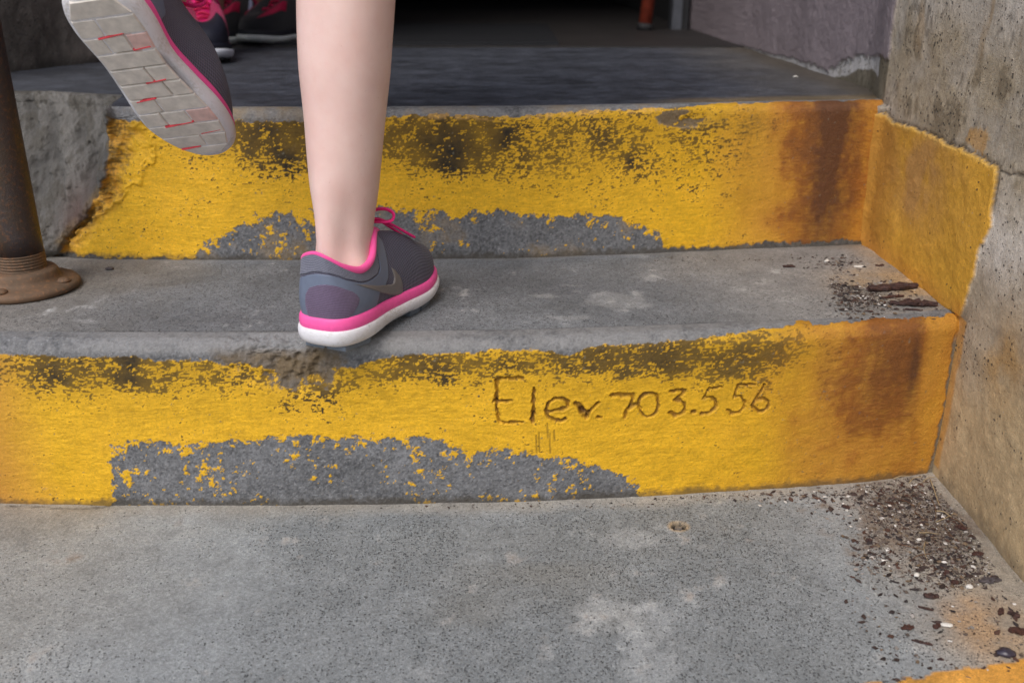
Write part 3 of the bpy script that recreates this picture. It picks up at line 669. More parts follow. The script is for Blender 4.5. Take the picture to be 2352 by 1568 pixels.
def polyk(poly, w, asp=3.2):
    """signed distance in patch widths; s axis is longer than the t axis by asp"""
    pl = [(a*asp, b) for a, b in poly]
    return lambda s, t: sdpoly(s*asp, t, pl)/w
def fabric(name, c1, c2, n=520, hexy=True, rough=.8, b=.0004):
    s = N(name); uv = s.attr('st', False); sx = s.n('ShaderNodeSeparateXYZ'); s.l(uv, sx.inputs[0])
    k_ = 2*math.pi/(n*1e-6*4.0*500/520); a = s.math('MULTIPLY', sx.outputs[0], k_*.5); c = s.math('MULTIPLY', sx.outputs[1], k_*.5)
    # staggered knit dots
    u = s.math('SINE', s.math('ADD', a, c), 0); v = s.math('SINE', s.math('SUBTRACT', a, c), 0)
    d = s.math('MULTIPLY', u, v); f = s.rng(d, -.35, .35)
    col = s.mix(f, c1, c2); nz = s.noise(160, 2); col = s.mix(s.rng(nz, .35, .65, 0, .18), col, c1)
    return s.out(col, rough, s.bump(f, b), Sheen_Weight=.15)
LANDM = dict()
def make_shoe(person, mats, mirror=False, fine=True, lit='lateral mesh', sole='pods', label=None):
    sg = -1 if mirror else 1
    def fin(VF, mat, name, parent, **k):
        V, F = VF; V = np.array([tuple(v) for v in V], float).copy(); V[:, 0] *= sg
        if isinstance(F, np.ndarray): F = F[:, ::-1] if mirror else F
        else: F = [tuple(f)[::-1] if mirror else tuple(f) for f in F]
        at = k.pop('attrs', None); me = mesh(V, F if isinstance(F, np.ndarray) else np.array(F, dtype=object) if len(set(map(len, F))) > 1 else np.array(F), name not in ('tread_block', 'outsole_pod', 'flex_line'), at)
        return link(name, me, mat, parent, **k)
    def gridf(P, wrap=True, flip=False):
        r, c = P.shape[:2]; i = np.arange(r*c).reshape(r, c)
        if wrap: i = np.concatenate([i, i[:, :1]], 1)
        f = np.stack([i[:-1, :-1], i[:-1, 1:], i[1:, 1:], i[1:, :-1]], -1).reshape(-1, 4)
        return P.reshape(-1, 3), (f[:, ::-1] if flip else f)
    ns = 360 if fine else 120; nt_ = 70 if fine else 24
    s = np.linspace(0, 1, ns, endpoint=False); t = np.linspace(0, 1, nt_); S, T = np.meshgrid(s, t)
    P = upper_off(S, T, 0.); st = np.stack([S*.46, T*.062, 0*S], -1).reshape(-1, 3)
    V, F = gridf(P); up = fin((V, F), mats['mesh'], 'shoe', person, attrs=dict(st=st))
    if label: up['label'] = label
    # midsole: profile swept round the outline
    def sweep(prof, n=ns):
        s_ = np.linspace(0, 1, n, endpoint=False); rows = []
        for off, zz in prof:
            o = outl(s_, off=off); y = o[:, 1]; sp = spring(y); top = sole_top(y)-spring(y)
            rows.append(np.stack([o[:, 0], y, sp+zz*top], -1))
        return np.array(rows)
    pk = sweep([(-.004, .60), (.0004, .60), (.0009, .63), (.0012, .76), (.0007, .91), (-.0004, .985), (-.0016, 1.01), (-.0034, .99), (-.006, .9)])
    V, F = gridf(pk); fin((V, F), mats['band'], 'midsole_band', up)
    wh = sweep([(-.014, -.02), (-.010, -.02), (-.0048, .0), (-.0012, .06), (.0014, .16), (.0028, .30), (.0030, .44), (.0025, .55), (.0014, .60), (-.001, .612), (-.005, .61)])
    y = wh[..., 1]; arch = ss(.062, .080, y)*ss(.125, .10, y); wh[:4, :, 2] += (arch*.0032)[:4]
    V, F = gridf(wh); n0 = len(V)
    fb = [tuple(range(ns))[::-1]]
    F = [tuple(f) for f in F]+fb; fin((V, F), mats['mid'], 'midsole', up)
    # outsole
    def inside_w(y, k=1.):
        ss_ = np.linspace(0, 1, 400, endpoint=False); o = outl(ss_, off=-.0030); r = o[o[:, 0] > 0]; l = o[o[:, 0] <= 0]
        r = r[np.argsort(r[:, 1])]; l = l[np.argsort(l[:, 1])]
        return np.interp(y, l[:, 1], l[:, 0]), np.interp(y, r[:, 1], r[:, 0])
    def pad(x0a, x1a, x0b, x1b, ya, yb, h=.0035, z0=.001, slant=0.):
        b = .0008; V = []
        for k, (ins, z) in enumerate(((0, z0), (0, -h+z0+.0012), (b, -h+z0))):
            for (x, yy) in ((x0a+ins, ya+ins), (x1a-ins, ya+ins), (x1b-ins, yb-ins), (x0b+ins, yb-ins)):
                V.append((x, yy+slant*x, float(z+spring(np.array(yy))+ .0))) 
        F = [(8, 11, 10, 9)]
        for k in (0, 4):
            for j in range(4): F.append((k+j, k+4+j, k+4+(j+1) % 4, k+(j+1) % 4))
        return V, F
    if sole == 'pods':
        for (ya, yb, fx0, fx1) in [(.010, .040, 0., .47), (.010, .040, .53, 1.), (.044, .066, .1, .9), (.118, .135, 0, .48), (.118, .135, .52, 1), (.139, .158, 0, .48), (.139, .158, .52, 1), (.162, .182, .05, .95)]:
            a0, a1 = inside_w(ya); b0, b1 = inside_w(yb)
            fin(pad(a0+(a1-a0)*fx0, a0+(a1-a0)*fx1, b0+(b1-b0)*fx0, b0+(b1-b0)*fx1, ya, yb, .0078, .0030), mats['pod'], 'outsole_pod', up)
    elif sole == 'tread':
        ys = [.006, .024, .043, .061, .079, .097, .115, .133, .151, .169, .187, .199]
        for k, (ya, yb) in enumerate(zip(ys[:-1], ys[1:])):
            a0, a1 = inside_w(ya+.001); b0, b1 = inside_w(yb-.0010); 
            cuts = ([0, .3, 1.], [0, .62, 1.], [0, .34, .7, 1.], [0, 1.], [0, .4, 1.])[k % 5] if 0 < k < 10 else [0, 1.]
            for q in range(len(cuts)-1):
                f0, f1 = cuts[q]+.008*(q > 0), cuts[q+1]-.008*(q < len(cuts)-2)
                m_ = mats['tread2'] if (k*3+q*2) % 5 == 1 else mats['tread']
                sl = .12*(1 if q else -1)
                fin(pad(a0+(a1-a0)*f0, a0+(a1-a0)*f1, b0+(b1-b0)*f0, b0+(b1-b0)*f1, ya, yb-.0012, .0020), m_, 'tread_block', up)
            if k in (1, 2, 4, 5, 7, 8, 9):
                u0, u1 = ((.0, .55), (.3, .8), (0, .4), (.5, 1), (.15, .6), (.55, .95))[k % 6]
                fin(pad(b0+(b1-b0)*u0+.002, b0+(b1-b0)*u1-.002, b0+(b1-b0)*u0+.002, b0+(b1-b0)*u1-.002, yb-.0022, yb-.0001, .0025, .001, .12), mats['flex'], 'flex_line', up)
    # collar roll, only round the ankle opening
    sc_ = np.concatenate([np.linspace(.655, 1, 60), np.linspace(0, .345, 60)[1:]])
    cp = at_s(TOP, sc_); cen = np.array([0, .05, .07]); inn = (cen-cp)*np.array([1, .6, 0]); inn /= np.linalg.norm(inn, axis=1, keepdims=True)
    rr = .0016+.0018*ss(.05, .16, np.abs(((sc_+.5) % 1)-.5))
    V, F = tube(cp+inn*.0012+np.array([0, 0, .0003]), list(rr), 14); fin((V, F), mats['collar'], 'collar', up)
    # inner lining wall down into the shoe
    sl_ = np.linspace(0, 1, 120, endpoint=False); tp = at_s(TOP, sl_); c2 = np.array([0, .06, 0]); rows = []
    for f, dz in ((.0, -.0006), (.06, -.003), (.10, -.012), (.08, -.03), (.12, -.045)):
        q = tp.copy(); q[:, :2] = q[:, :2]+(c2[:2]-q[:, :2])*f; q[:, 2] = np.maximum(q[:, 2]+dz, .024); rows.append(q)
    V, F = gridf(np.array(rows), flip=True); F = [tuple(f) for f in F]+[tuple(range(4*120, 5*120))]; fin((V, F), mats['lining'], 'lining', up)
    # tongue
    tg = []
    for k, (y, z, wd) in enumerate([(.150, .0505, .009), (.135, .0560, .011), (.115, .0660, .0135), (.098, .0760, .015), (.086, .0850, .0165), (.079, .0925, .0165), (.0765, .0945, .0145), (.0745, .0925, .014), (.079, .080, .014), (.088, .065, .013)]):
        x = np.linspace(-1, 1, 13); tg.append(np.stack([x*wd, y-.006*x*x*(k > 2), z-.0045*x*x*(k > 1)], -1))
    V, F = gridf(np.array(tg), wrap=False, flip=True); fin((V, F), mats['tongue'], 'tongue', up, attrs=dict(st=V[:, [0, 1, 2]]))
    # laces
    for k, (y, z) in enumerate([(.138, .0575), (.125, .0630), (.112, .0700), (.099, .0785)]):
        wd = .010+.001*k; e = (-1) ** k*.004
        pts = [(-wd, y-.003-e, z-.003), (-wd*.5, y-e*.5, z+.0006), (0, y, z+.0018), (wd*.5, y+e*.5, z+.0006), (wd, y-.003+e, z-.003)]
        fin(tube(crom(pts, 14, False), .0018, 8), mats['lace'], 'lace', up)
    if fine:
        kx, ky, kz = .002, .090, .0885
        loops = [[(kx, ky, kz), (.008, .093, .0965), (.018, .099, .0985), (.0255, .102, .0945), (.0245, .100, .0885), (.014, .095, .0875), (kx, ky, kz)],
                 [(kx, ky, kz), (-.010, .094, .0945), (-.022, .099, .0965), (-.030, .101, .0915), (-.024, .099, .086), (-.012, .095, .087), (kx, ky, kz)],
                 [(kx, ky, kz), (.012, .097, .0895), (.021, .108, .0825), (.0285, .121, .0735), (.0315, .130, .0680)],
                 [(kx, ky, kz), (.010, .099, .0880), (.017, .110, .0800), (.0225, .122, .0710)],
                 [(kx-.003, ky-.002, kz-.002), (kx, ky, kz+.003), (kx+.004, ky+.002, kz-.002)]]
        for q, lp in enumerate(loops):
            pts = crom(lp, 40, False)
            V, F = tube(pts, [.0027]*40 if q < 4 else [.0030]*40, 10, True, .45 if q < 4 else .9)
            fin((V, F), mats['lace'], ('lace_loop', 'lace_loop', 'lace_end', 'lace_end', 'lace_knot')[q], up)
    # printed overlays and swoosh-like side mark
    def overlay(name, poly, mat, off, res=(260, 200), w=.02, asp=3.2):
        ps = [p[0] for p in poly]; pt = [p[1] for p in poly]
        V, F = patch(polyk(poly, w, asp), min(ps)-.006, max(ps)+.006, max(0, min(pt)-.02), min(1, max(pt)+.02), *res, off)
        u = V*0; fin((V, F), mat, name, up, attrs=dict(st=ST_))
    for nm, poly, mk, off in mats.get('overlays', []): overlay(nm, poly, mats[mk], off)
    return up
def worn_foam(name, c1, c2):
    s = N(name); a = s.noise(38, 4, .6); b = s.noise(300, 3, .7, stretch=(1, 1, 3)); m = s.math('MULTIPLY', s.rng(a, .42, .68), s.rng(b, .42, .62))
    c = s.mix(s.math('MULTIPLY', m, .7), c1, c2); c = s.mix(s.rng(s.noise(120, 4, .7), .62, .72, 0, .35), c, tuple(v*.5 for v in c2)); return s.out(c, .5, s.bump(b, .0002))
SL = lin(104, 112, 130)
SH = dict(mesh=fabric('shoe_mesh', lin(66, 62, 78), lin(98, 98, 118), 520, b=.0005), band=plain('pink_foam', lin(250, 92, 166), .55, (300, .05)), mid=worn_foam('white_foam', lin(228, 226, 230), lin(176, 166, 150)),
          pod=plain('grey_rubber', lin(104, 114, 126), .6, (500, .1)), collar=fabric('collar_knit', lin(240, 52, 140), lin(255, 110, 178), 700), lining=plain('lilac_lining', lin(206, 178, 212), .8, (900, .2)),
          tongue=fabric('tongue_mesh', lin(66, 54, 70), lin(104, 94, 112), 600), lace=plain('pink_lace', lin(232, 34, 122), .7, (1400, .22), .0003), tpu=plain('slate_overlay', lin(106, 116, 136), .42, (200, .05)),
          window=fabric('violet_mesh', lin(84, 72, 96), lin(138, 116, 148), 430, b=.0006), logo=plain('taupe_print', lin(120, 114, 112), .38, (300, .06)), rim=fabric('heel_knit', lin(86, 88, 106), lin(150, 152, 168), 430, b=.0005),
          tread=plain('cream_rubber', lin(222, 214, 204), .7, (90, .16), .0003), tread2=plain('blush_rubber', lin(226, 190, 182), .7, (90, .16), .0003), flex=plain('red_rubber', lin(222, 62, 74), .6, (60, .3)))
OV = dict(tpu=[(-.18, -.03), (.174, -.03), (.184, .15), (.191, .29), (.211, .334), (.232, .42), (.247, .52), (.262, .645), (.278, .80), (.285, .97), (.245, .975), (.240, .80), (.225, .68), (.208, .66), (.148, .72), (.129, .74), (.082, .765), (.027, .72), (-.039, .66), (-.12, .66), (-.17, .6), (-.19, .3)],
          win=[(-.031, .04), (.0, -.02), (.060, -.02), (.088, .02), (.108, .12), (.124, .26), (.129, .375), (.123, .47), (.111, .538), (.09, .575), (.07, .589), (.04, .575), (.016, .54), (-.019, .475), (-.032, .371), (-.036, .2)],
          logo=[(.119, .70), (.137, .695), (.155, .675), (.175, .58), (.19, .478), (.219, .335), (.232, .27), (.239, .265), (.247, .32), (.254, .47), (.258, .38), (.262, .25), (.2635, .14), (.262, .05), (.257, .02), (.245, .04), (.221, .12), (.20, .24), (.185, .36), (.165, .52), (.152, .60), (.135, .67)],
          rim=[(-.19, .66), (-.12, .70), (-.039, .70), (.027, .755), (.082, .80), (.129, .775), (.148, .755), (.208, .70), (.226, .74), (.236, .84), (.240, .985), (.1, .985), (.0, .985), (-.2, .985)])
SH['overlays'] = [('heel_counter', OV['tpu'], 'tpu', .0006), ('heel_rim', OV['rim'], 'rim', .0009), ('heel_window', OV['win'], 'window', .0011), ('side_mark', OV['logo'], 'logo', .0012)]

def skin_mat(name, c, sss=.12):
    s = N(name); n1 = s.noise(30, 3); n2 = s.noise(900, 3)
    n3 = s.noise(140, 4, .65)
    col = s.mix(s.rng(n1, .3, .7), (c[0]*.95, c[1]*.88, c[2]*.86), (c[0]*1.03, c[1]*1.03, c[2]*1.02))
    col = s.mix(s.rng(n3, .55, .75, 0, .22), col, (c[0]*.92, c[1]*.74, c[2]*.70))
    v = s.n('ShaderNodeTexVoronoi'); v.inputs['Scale'].default_value = 110; s.l(s.co.outputs['Object'], v.inputs['Vector'])
    col = s.mix(s.rng(v.outputs['Distance'], .03, .07, .35, 0), col, (c[0]*.55, c[1]*.35, c[2]*.28))
    s.out(col, .48, s.bump(n2, .00015), Subsurface_Weight=sss, Subsurface_Scale=.006, Specular_IOR_Level=.35)
    s.b.inputs['Subsurface Radius'].default_value = (1, .35, .2); return s.m
M['skin'] = skin_mat('pale_skin', lin(230, 200, 192))
def loft(rings, n=48):
    """rings: (centre, rx, ry, axis_x, axis_y, shape fn or None)"""
    V = []
    for c, rx, ry, ax, ay, fn in rings:
        c = Vector(c)
        for j in range(n):
            q = 2*math.pi*j/n; k = 1+(fn(q) if fn else 0)
            V.append(c+ax*(rx*k*math.cos(q))+ay*(ry*k*math.sin(q)))
    F = []
    for k in range(len(rings)-1):
        for j in range(n): F.append((k*n+j, k*n+(j+1) % n, (k+1)*n+(j+1) % n, (k+1)*n+j))
    F.append(tuple(range(n))[::-1]); F.append(tuple((len(rings)-1)*n+j for j in range(n)))
    return V, F
def lerp_tab(tab, f):
    xs = [t[0] for t in tab]; return [float(np.interp(f, xs, [t[k] for t in tab])) for k in range(1, len(tab[0]))]
def gauss(q, a, w):
    d = (q-a+math.pi) % (2*math.pi)-math.pi; return math.exp(-(d/w)**2)
def limb(path, tab, right, fns=None, n=48, m=80):
    """path: joint points; tab: (fraction, rx, ry)"""
    P = crom(path, m, False); rings = []
    for k in range(m):
        t = Vector(P[min(k+1, m-1)]-P[max(k-1, 0)]).normalized(); ax = (right-t*right.dot(t)).normalized(); ay = t.cross(ax)*-1
        if ay.y < 0 and abs(t.y) < .9: ay = -ay
        f = k/(m-1); rx, ry = lerp_tab(tab, f); fn = (lambda q, f=f: fns(q, f)) if fns else None
        rings.append((P[k], rx, ry, ax, ay, fn))
    return loft(rings, n)
def merge(parts):
    V = []; F = []
    for v, f in parts: o = len(V); V += list(v); F += [tuple(i+o for i in q) for q in f]
    return V, F
def body(name, parts, mat, parent, vox=.0035):
    o = ob(name, merge(parts), mat, parent)
    md = o.modifiers.new('r', 'REMESH'); md.mode = 'VOXEL'; md.voxel_size = vox; md.use_smooth_shade = True
    sm = o.modifiers.new('s', 'SMOOTH'); sm.factor = .5; sm.iterations = 3
    return o
# --- the climber: right foot planted on the middle step, left foot swinging, legs up to the shorts
climber = thing('person', 'person in grey and pink running shoes climbing the stairs, bare legs', 'person', (0, 0, 0))
right = make_shoe(climber, SH, False, True, sole='pods')
YAW = math.radians(22.5)
right.location = (-.1690, .2150, .1752); right.rotation_euler = (0, 0, -YAW); right.scale = (1.0, .94, 1.06)
left = make_shoe(climber, SH, True, True, sole='tread', label='lifted left shoe showing its cream tread with red lines')
def place_by(o, heel, toe, normal):
    """local +y along heel->toe, local -z along the outward sole normal"""
    y = (Vector(toe)-Vector(heel)).normalized(); z = (-Vector(normal)); z = (z-y*z.dot(y)).normalized(); x = y.cross(z)
    Mx = Matrix((x, y, z)).transposed().to_4x4(); Mx.translation = Vector(heel); o.matrix_local = Mx; return Mx
toe = Vector(gy(484, 372, .335)); heel = Vector(gy(206, -2, .205))
heel = toe+(heel-toe).normalized()*.205
LM = place_by(left, heel, toe, (-.14, -1, .12))
Rm = Matrix.Translation(right.location) @ Matrix.Rotation(-YAW, 4, 'Z') @ Matrix.Diagonal((1.0, .94, 1.06, 1))
wr = lambda x, y, z: Rm @ Vector((x, y, z)); wl = lambda x, y, z: LM @ Vector((-x, y, z))
rx_ = (Rm.to_3x3() @ Vector((1, 0, 0))).normalized()
def ankle_fn(q, f):   # q=0 outer side, pi/2 front, -pi/2 back
    r = .19*gauss(q, -.30, .42)*math.exp(-((f-.125)/.035)**2)+.10*gauss(q, math.pi+.1, .5)*math.exp(-((f-.15)/.04)**2)
    r += .10*gauss(q, -math.pi/2, .45)*math.exp(-((f-.20)/.10)**2)      # tendon
    r -= .17*(gauss(q, -math.pi/2+.80, .36)+gauss(q, -math.pi/2-.80, .36))*math.exp(-((f-.20)/.09)**2)
    r += .06*gauss(q, -math.pi/2+.9, .5)*math.exp(-((f-.50)/.12)**2)+.07*gauss(q, -math.pi/2-.8, .5)*math.exp(-((f-.52)/.12)**2)
    return r
ank = Vector(gy(788, 560, .264)); top_ = Vector(gy(799, 0, .29)); dirl = (top_-ank)
knee = ank+dirl*1.50; hip = knee+Vector((.035, -.045, .34))
foot_r = merge([loft([(wr(.0, y, z), rx, rz, rx_, Vector((0, 0, 1)), None) for y, z, rx, rz in ((.012, .030, .012, .008), (.03, .034, .019, .010), (.06, .040, .021, .016), (.10, .038, .022, .014), (.15, .034, .026, .010), (.185, .030, .02, .006))], 24)])
path = [wr(0, .048, .030), wr(.0, .050, .050), ank+Vector((.0, 0, .0)), ank+dirl*.22, ank+dirl*.52, ank+dirl*.8, ank+dirl*1.1, knee, knee+(hip-knee)*.4, knee+(hip-knee)*.8, hip]
tab_leg = [(0, .023, .026), (.10, .0265, .031), (.15, .0290, .033), (.20, .0285, .034), (.27, .0305, .035), (.40, .0385, .042), (.52, .0420, .048), (.62, .0430, .049), (.70, .042, .046), (.76, .046, .048), (.88, .060, .062), (1, .072, .072)]
def tabn(path, tab): return tab
leg_r = limb(path, [(0, .0215, .025), (.085, .0235, .029), (.15, .0238, .0305), (.20, .0236, .031), (.26, .0254, .033), (.31, .0284, .036), (.40, .0324, .039), (.47, .0354, .043), (.56, .0374, .045), (.64, .040, .045), (.70, .043, .046), (.76, .048, .050), (.88, .060, .062), (1, .072, .072)], rx_, ankle_fn, 56, 110)
# left leg
lx = (LM.to_3x3() @ Vector((1, 0, 0))).normalized()
la = wl(0, .045, .070); kneel = Vector((la.x+.055, .44, .585)); hipl = hip+Vector((-.14, 0, .01))
pathl = [wl(0, .040, .036), wl(0, .043, .055), la, la+(kneel-la)*.3, la+(kneel-la)*.65, kneel, kneel+(hipl-kneel)*.4, kneel+(hipl-kneel)*.8, hipl]
leg_l = limb(pathl, [(0, .023, .026), (.12, .027, .031), (.25, .0285, .034), (.40, .038, .042), (.52, .042, .048), (.62, .043, .046), (.72, .048, .050), (.88, .060, .062), (1, .072, .072)], lx, None, 40, 80)
lz_ = (LM.to_3x3() @ Vector((0, 0, 1))).normalized()
foot_l = loft([(wl(.0, y, z), rx, rz, lx, lz_, None) for y, z, rx, rz in ((.012, .030, .012, .008), (.03, .034, .019, .010), (.06, .040, .021, .016), (.10, .038, .022, .014), (.15, .034, .026, .010), (.185, .030, .02, .006))], 24)
pel = loft([((hip+hipl)/2+Vector((0, 0, z)), a, b, Vector((1, 0, 0)), Vector((0, 1, 0)), None) for z, a, b in ((-.05, .08, .06), (0, .14, .09), (.06, .14, .09), (.12, .12, .08), (.2, .115, .075))], 40)
body('body', [foot_r, leg_r, leg_l, foot_l, pel], M['skin'], climber)
M['shorts'] = plain('dark_shorts', (.02, .022, .03), .85, (400, .2))
def shell(parts, mat, parent, name): return ob(name, merge(parts), mat, parent)
cuts = [loft([((hip+hipl)/2+Vector((0, 0, z)), a, b, Vector((1, 0, 0)), Vector((0, 1, 0)), None) for z, a, b in ((-.055, .12, .085), (0, .158, .105), (.06, .156, .104), (.125, .135, .094), (.21, .13, .09))], 40),
        loft([(knee+(hip-knee)*f, r, r, Vector((1, 0, 0)), Vector((0, 1, 0)), None) for f, r in ((.62, .078), (.8, .082), (1.03, .088))], 40),
        loft([(kneel+(hipl-kneel)*f, r, r, Vector((1, 0, 0)), Vector((0, 1, 0)), None) for f, r in ((.62, .078), (.8, .082), (1.03, .088))], 40)]
shell(cuts, M['shorts'], climber, 'shorts')
# --- two people waiting in the dark doorway
BK = dict(mesh=fabric('black_mesh', lin(16, 16, 22), lin(30, 30, 38), 500), band=plain('navy_foam', lin(22, 24, 34), .6), mid=plain('chalk_foam', lin(190, 196, 196), .5, (120, .1)), pod=M['dark'], collar=plain('maroon_collar', lin(150, 24, 62), .7), lining=M['dark'],
          tongue=plain('maroon_tongue', lin(130, 20, 54), .7), lace=plain('crimson_lace', lin(196, 24, 78), .7), tpu=plain('crimson_overlay', lin(170, 20, 66), .6), stripe=plain('silver_strip', lin(180, 190, 220), .4))
BK['overlays'] = [('side_stripe', [(.24, .10), (.26, .10), (.262, .9), (.245, .9)], 'stripe', .0008), ('toe_overlay', [(.30, .35), (.40, .40), (.44, .55), (.38, .6), (.30, .62)], 'tpu', .0008), ('toe_overlay', [(.56, .4), (.62, .38), (.70, .35), (.70, .62), (.60, .6)], 'tpu', .0008)]
M['skin2'] = skin_mat('tanned_skin', lin(150, 110, 92), .05)
def stander(nm_label, spots, mats, lbl, fine=False):
    p = thing('person', nm_label, 'person'); parts = []
    for k, (x, y, yaw, mir) in enumerate(spots):
        sh = make_shoe(p, mats, mir, fine, sole='pods'); sh.location = (x, y, .3445); sh.rotation_euler = (0, 0, yaw); sh.scale = (1.12, 1.12, 1.12)
        Mx = Matrix.Translation((x, y, .3445)) @ Matrix.Rotation(yaw, 4, 'Z') @ Matrix.Scale(1.12, 4)
        f = lambda a, b, c: Mx @ Vector((a, b, c))
        pts = [f(0, .045, .035), f(0, .045, .075), f(0, .045, .17), f(0, .05, .32), f(0, .06, .46)]
        parts.append(limb(pts, [(0, .026, .03), (.15, .030, .034), (.4, .043, .048), (.7, .052, .056), (1, .055, .06)], (Mx.to_3x3() @ Vector((1, 0, 0))).normalized(), None, 32, 40))
        parts.append(loft([(f(0, y_, z_), rx*1.1, rz*1.1, Vector((math.cos(yaw), math.sin(yaw), 0)), Vector((0, 0, 1)), None) for y_, z_, rx, rz in ((.012, .044, .014, .014), (.04, .046, .022, .022), (.10, .042, .022, .016), (.16, .034, .022, .008))], 20))
        if k == 0: p0 = pts[-1]
        else: p1 = pts[-1]
    mid = (p0+p1)/2
    for q in (p0, p1): parts.append(limb([q, q+(mid-q)*.2+Vector((0, 0, .2)), q+(mid-q)*.35+Vector((0, 0, .42))], [(0, .056, .06), (1, .078, .085)], Vector((1, 0, 0)), None, 32, 24))
    parts.append(loft([(mid+Vector((0, 0, z)), a, b, Vector((1, 0, 0)), Vector((0, 1, 0)), None) for z, a, b in ((.36, .10, .08), (.42, .15, .1), (.5, .15, .1), (.62, .13, .09))], 36))
    body('body', parts, M['skin2'], p, .006)
    s_ = [loft([(mid+Vector((0, 0, z)), a, b, Vector((1, 0, 0)), Vector((0, 1, 0)), None) for z, a, b in ((.30, .16, .11), (.42, .17, .12), (.5, .17, .118), (.63, .15, .105))], 36)]
    shell(s_, M['shorts'], p, 'shorts'); return p
a_ = gz(590, 100, .3445)
stander('person in black shoes with crimson laces standing in the dark doorway', [(-.425, 1.60, math.radians(180-28), False), (-.525, 1.58, math.radians(180-24), True)], BK, '')
PN = dict(BK); PN.update(mesh=fabric('magenta_mesh', lin(150, 14, 70), lin(190, 30, 100), 500), band=plain('navy_foam_b', lin(24, 26, 40), .5), mid=plain('white_foam_b', lin(226, 230, 240), .5), collar=plain('magenta_collar', lin(230, 30, 120), .6), tongue=plain('magenta_tongue', lin(200, 20, 100), .6), tpu=plain('navy_toe', lin(24, 26, 42), .6))
PN['overlays'] = [('toe_cap', [(.36, .0), (.64, .0), (.62, .75), (.5, .8), (.38, .75)], 'tpu', .001)]
stander('person in magenta and navy shoes standing behind the lifted foot', [(-.555, 1.25, math.radians(180+15), False), (-.70, 1.36, math.radians(180-5), True)], PN, '')
# ------------------------------------------------------------------ swept-up grit, bark and straw
def chipmesh(n, fn, seed):
    """fn(k) -> (x,y,z,size,flat,col)"""
    r = np.random.default_rng(seed); V = []; F = []; C = []
    base = np.array([(1, 0, 0), (0, 1, 0), (-1, 0, 0), (0, -1, 0), (0, 0, 1), (0, 0, -.6), (.6, .6, .55), (-.6, -.5, .6)], float)
    tri = [(0, 6, 4), (6, 1, 4), (1, 2, 4), (2, 7, 4), (7, 3, 4), (3, 0, 4), (0, 1, 6), (2, 3, 7), (1, 0, 5), (2, 1, 5), (3, 2, 5), (0, 3, 5)]
    for k in range(n):
        q = fn(k)
        if q is None: continue
        x, y, z, s, el, fl, col = q; a = r.uniform(0, 6.28); b = base*(1+r.uniform(-.35, .35, base.shape)); b = b*np.array([s*el, s, s*fl])
        ca, sa = math.cos(a), math.sin(a); tx = r.uniform(-.3, .3); b[:, 2] += b[:, 0]*tx
        p = np.stack([b[:, 0]*ca-b[:, 1]*sa+x, b[:, 0]*sa+b[:, 1]*ca+y, b[:, 2]+z+s*fl*.5], -1)
        o = len(V)*8; V.append(p); C.append(np.tile(col, (8, 1))*r.uniform(.75, 1.25)); F.append(np.array(tri)+o)
    me = mesh(np.concatenate(V), np.concatenate(F), False, dict(pigment=np.clip(np.concatenate(C), 0, .9))); return me
s_ = N('grit_bits'); M['grit'] = s_.out(s_.val(s_.rng(s_.noise(1200, 2), .3, .7, .75, 1.25), s_.attr('pigment', False)), .8)
GC = [lin(58, 44, 40), lin(44, 36, 36), lin(96, 84, 76), lin(132, 124, 116), lin(150, 144, 138), lin(206, 202, 196), lin(74, 50, 40), lin(112, 94, 74), lin(104, 96, 90)]
GP = np.array([.20, .16, .17, .13, .08, .035, .085, .08, .06])
rg = np.random.default_rng(44)
def scatter(poly_px, z, n, dens, smin, smax, wallmax=.428):
    P = []
    px = [p[0] for p in poly_px]; py = [p[1] for p in poly_px]
    while len(P) < n:
        a, b = rg.uniform(min(px), max(px)), rg.uniform(min(py), max(py))
        if not inpoly(np.array([a]), np.array([b]), poly_px)[0]: continue
        if rg.random() > dens(a, b): continue
        g = gz(a, b, z)
        if g[0] > wallmax-.003: continue
        yb = float(R1(g[0])) if z == 0 else float(R2b(g[0]))
        if g[1] > yb-.004: continue
        s = smin*(smax/smin)**(rg.random()**2.2); ci = rg.choice(len(GC), p=GP)
        P.append((g[0], g[1], z+.0002, s, rg.uniform(1, 2.2) if ci in (0, 1, 6) else rg.uniform(1, 1.3), rg.uniform(.35, .8), np.array(GC[ci])))
    return P
def gd(a, b, cx, cy, rx, ry): return math.exp(-((a-cx)/rx)**2-((b-cy)/ry)**2)
d0 = lambda a, b: min(1, gd(a, b, 2080, 1170, 110, 60)+gd(a, b, 2160, 1230, 80, 60)+.9*gd(a, b, 2180, 1310, 80, 40)+.8*gd(a, b, 2010, 1270, 40, 50)+.5*gd(a, b, 1900, 1140, 160, 14)+.05)
P0 = scatter([(1500, 1138), (1800, 1128), (2000, 1110), (2160, 1082), (2300, 1330), (2352, 1420), (2352, 1568), (2050, 1568), (1930, 1380), (1930, 1200)], 0, 3600, d0, .0005, .0024)
P0 += scatter([(1960, 1110), (2165, 1085), (2300, 1340), (2180, 1360), (2000, 1290)], 0, 5200, lambda a, b: min(1, .35+gd(a, b, 2090, 1160, 120, 70)+gd(a, b, 2190, 1290, 90, 60)), .0003, .0009)
grit = link('grit', chipmesh(len(P0), lambda k: P0[k], 5), M['grit'], kind='stuff', label='loose grit, bark crumbs and sand gathered in the corner of the lowest tread', category='grit')
d1 = lambda a, b: min(1, gd(a, b, 1930, 605, 40, 12)+gd(a, b, 1935, 645, 22, 26)+gd(a, b, 1985, 690, 60, 22)+.6*gd(a, b, 2020, 660, 50, 12)+.02)
P1 = scatter([(1780, 592), (1890, 586), (2000, 580), (2120, 665), (2190, 735), (1900, 740), (1870, 640)], .17, 1500, d1, .0005, .0023)
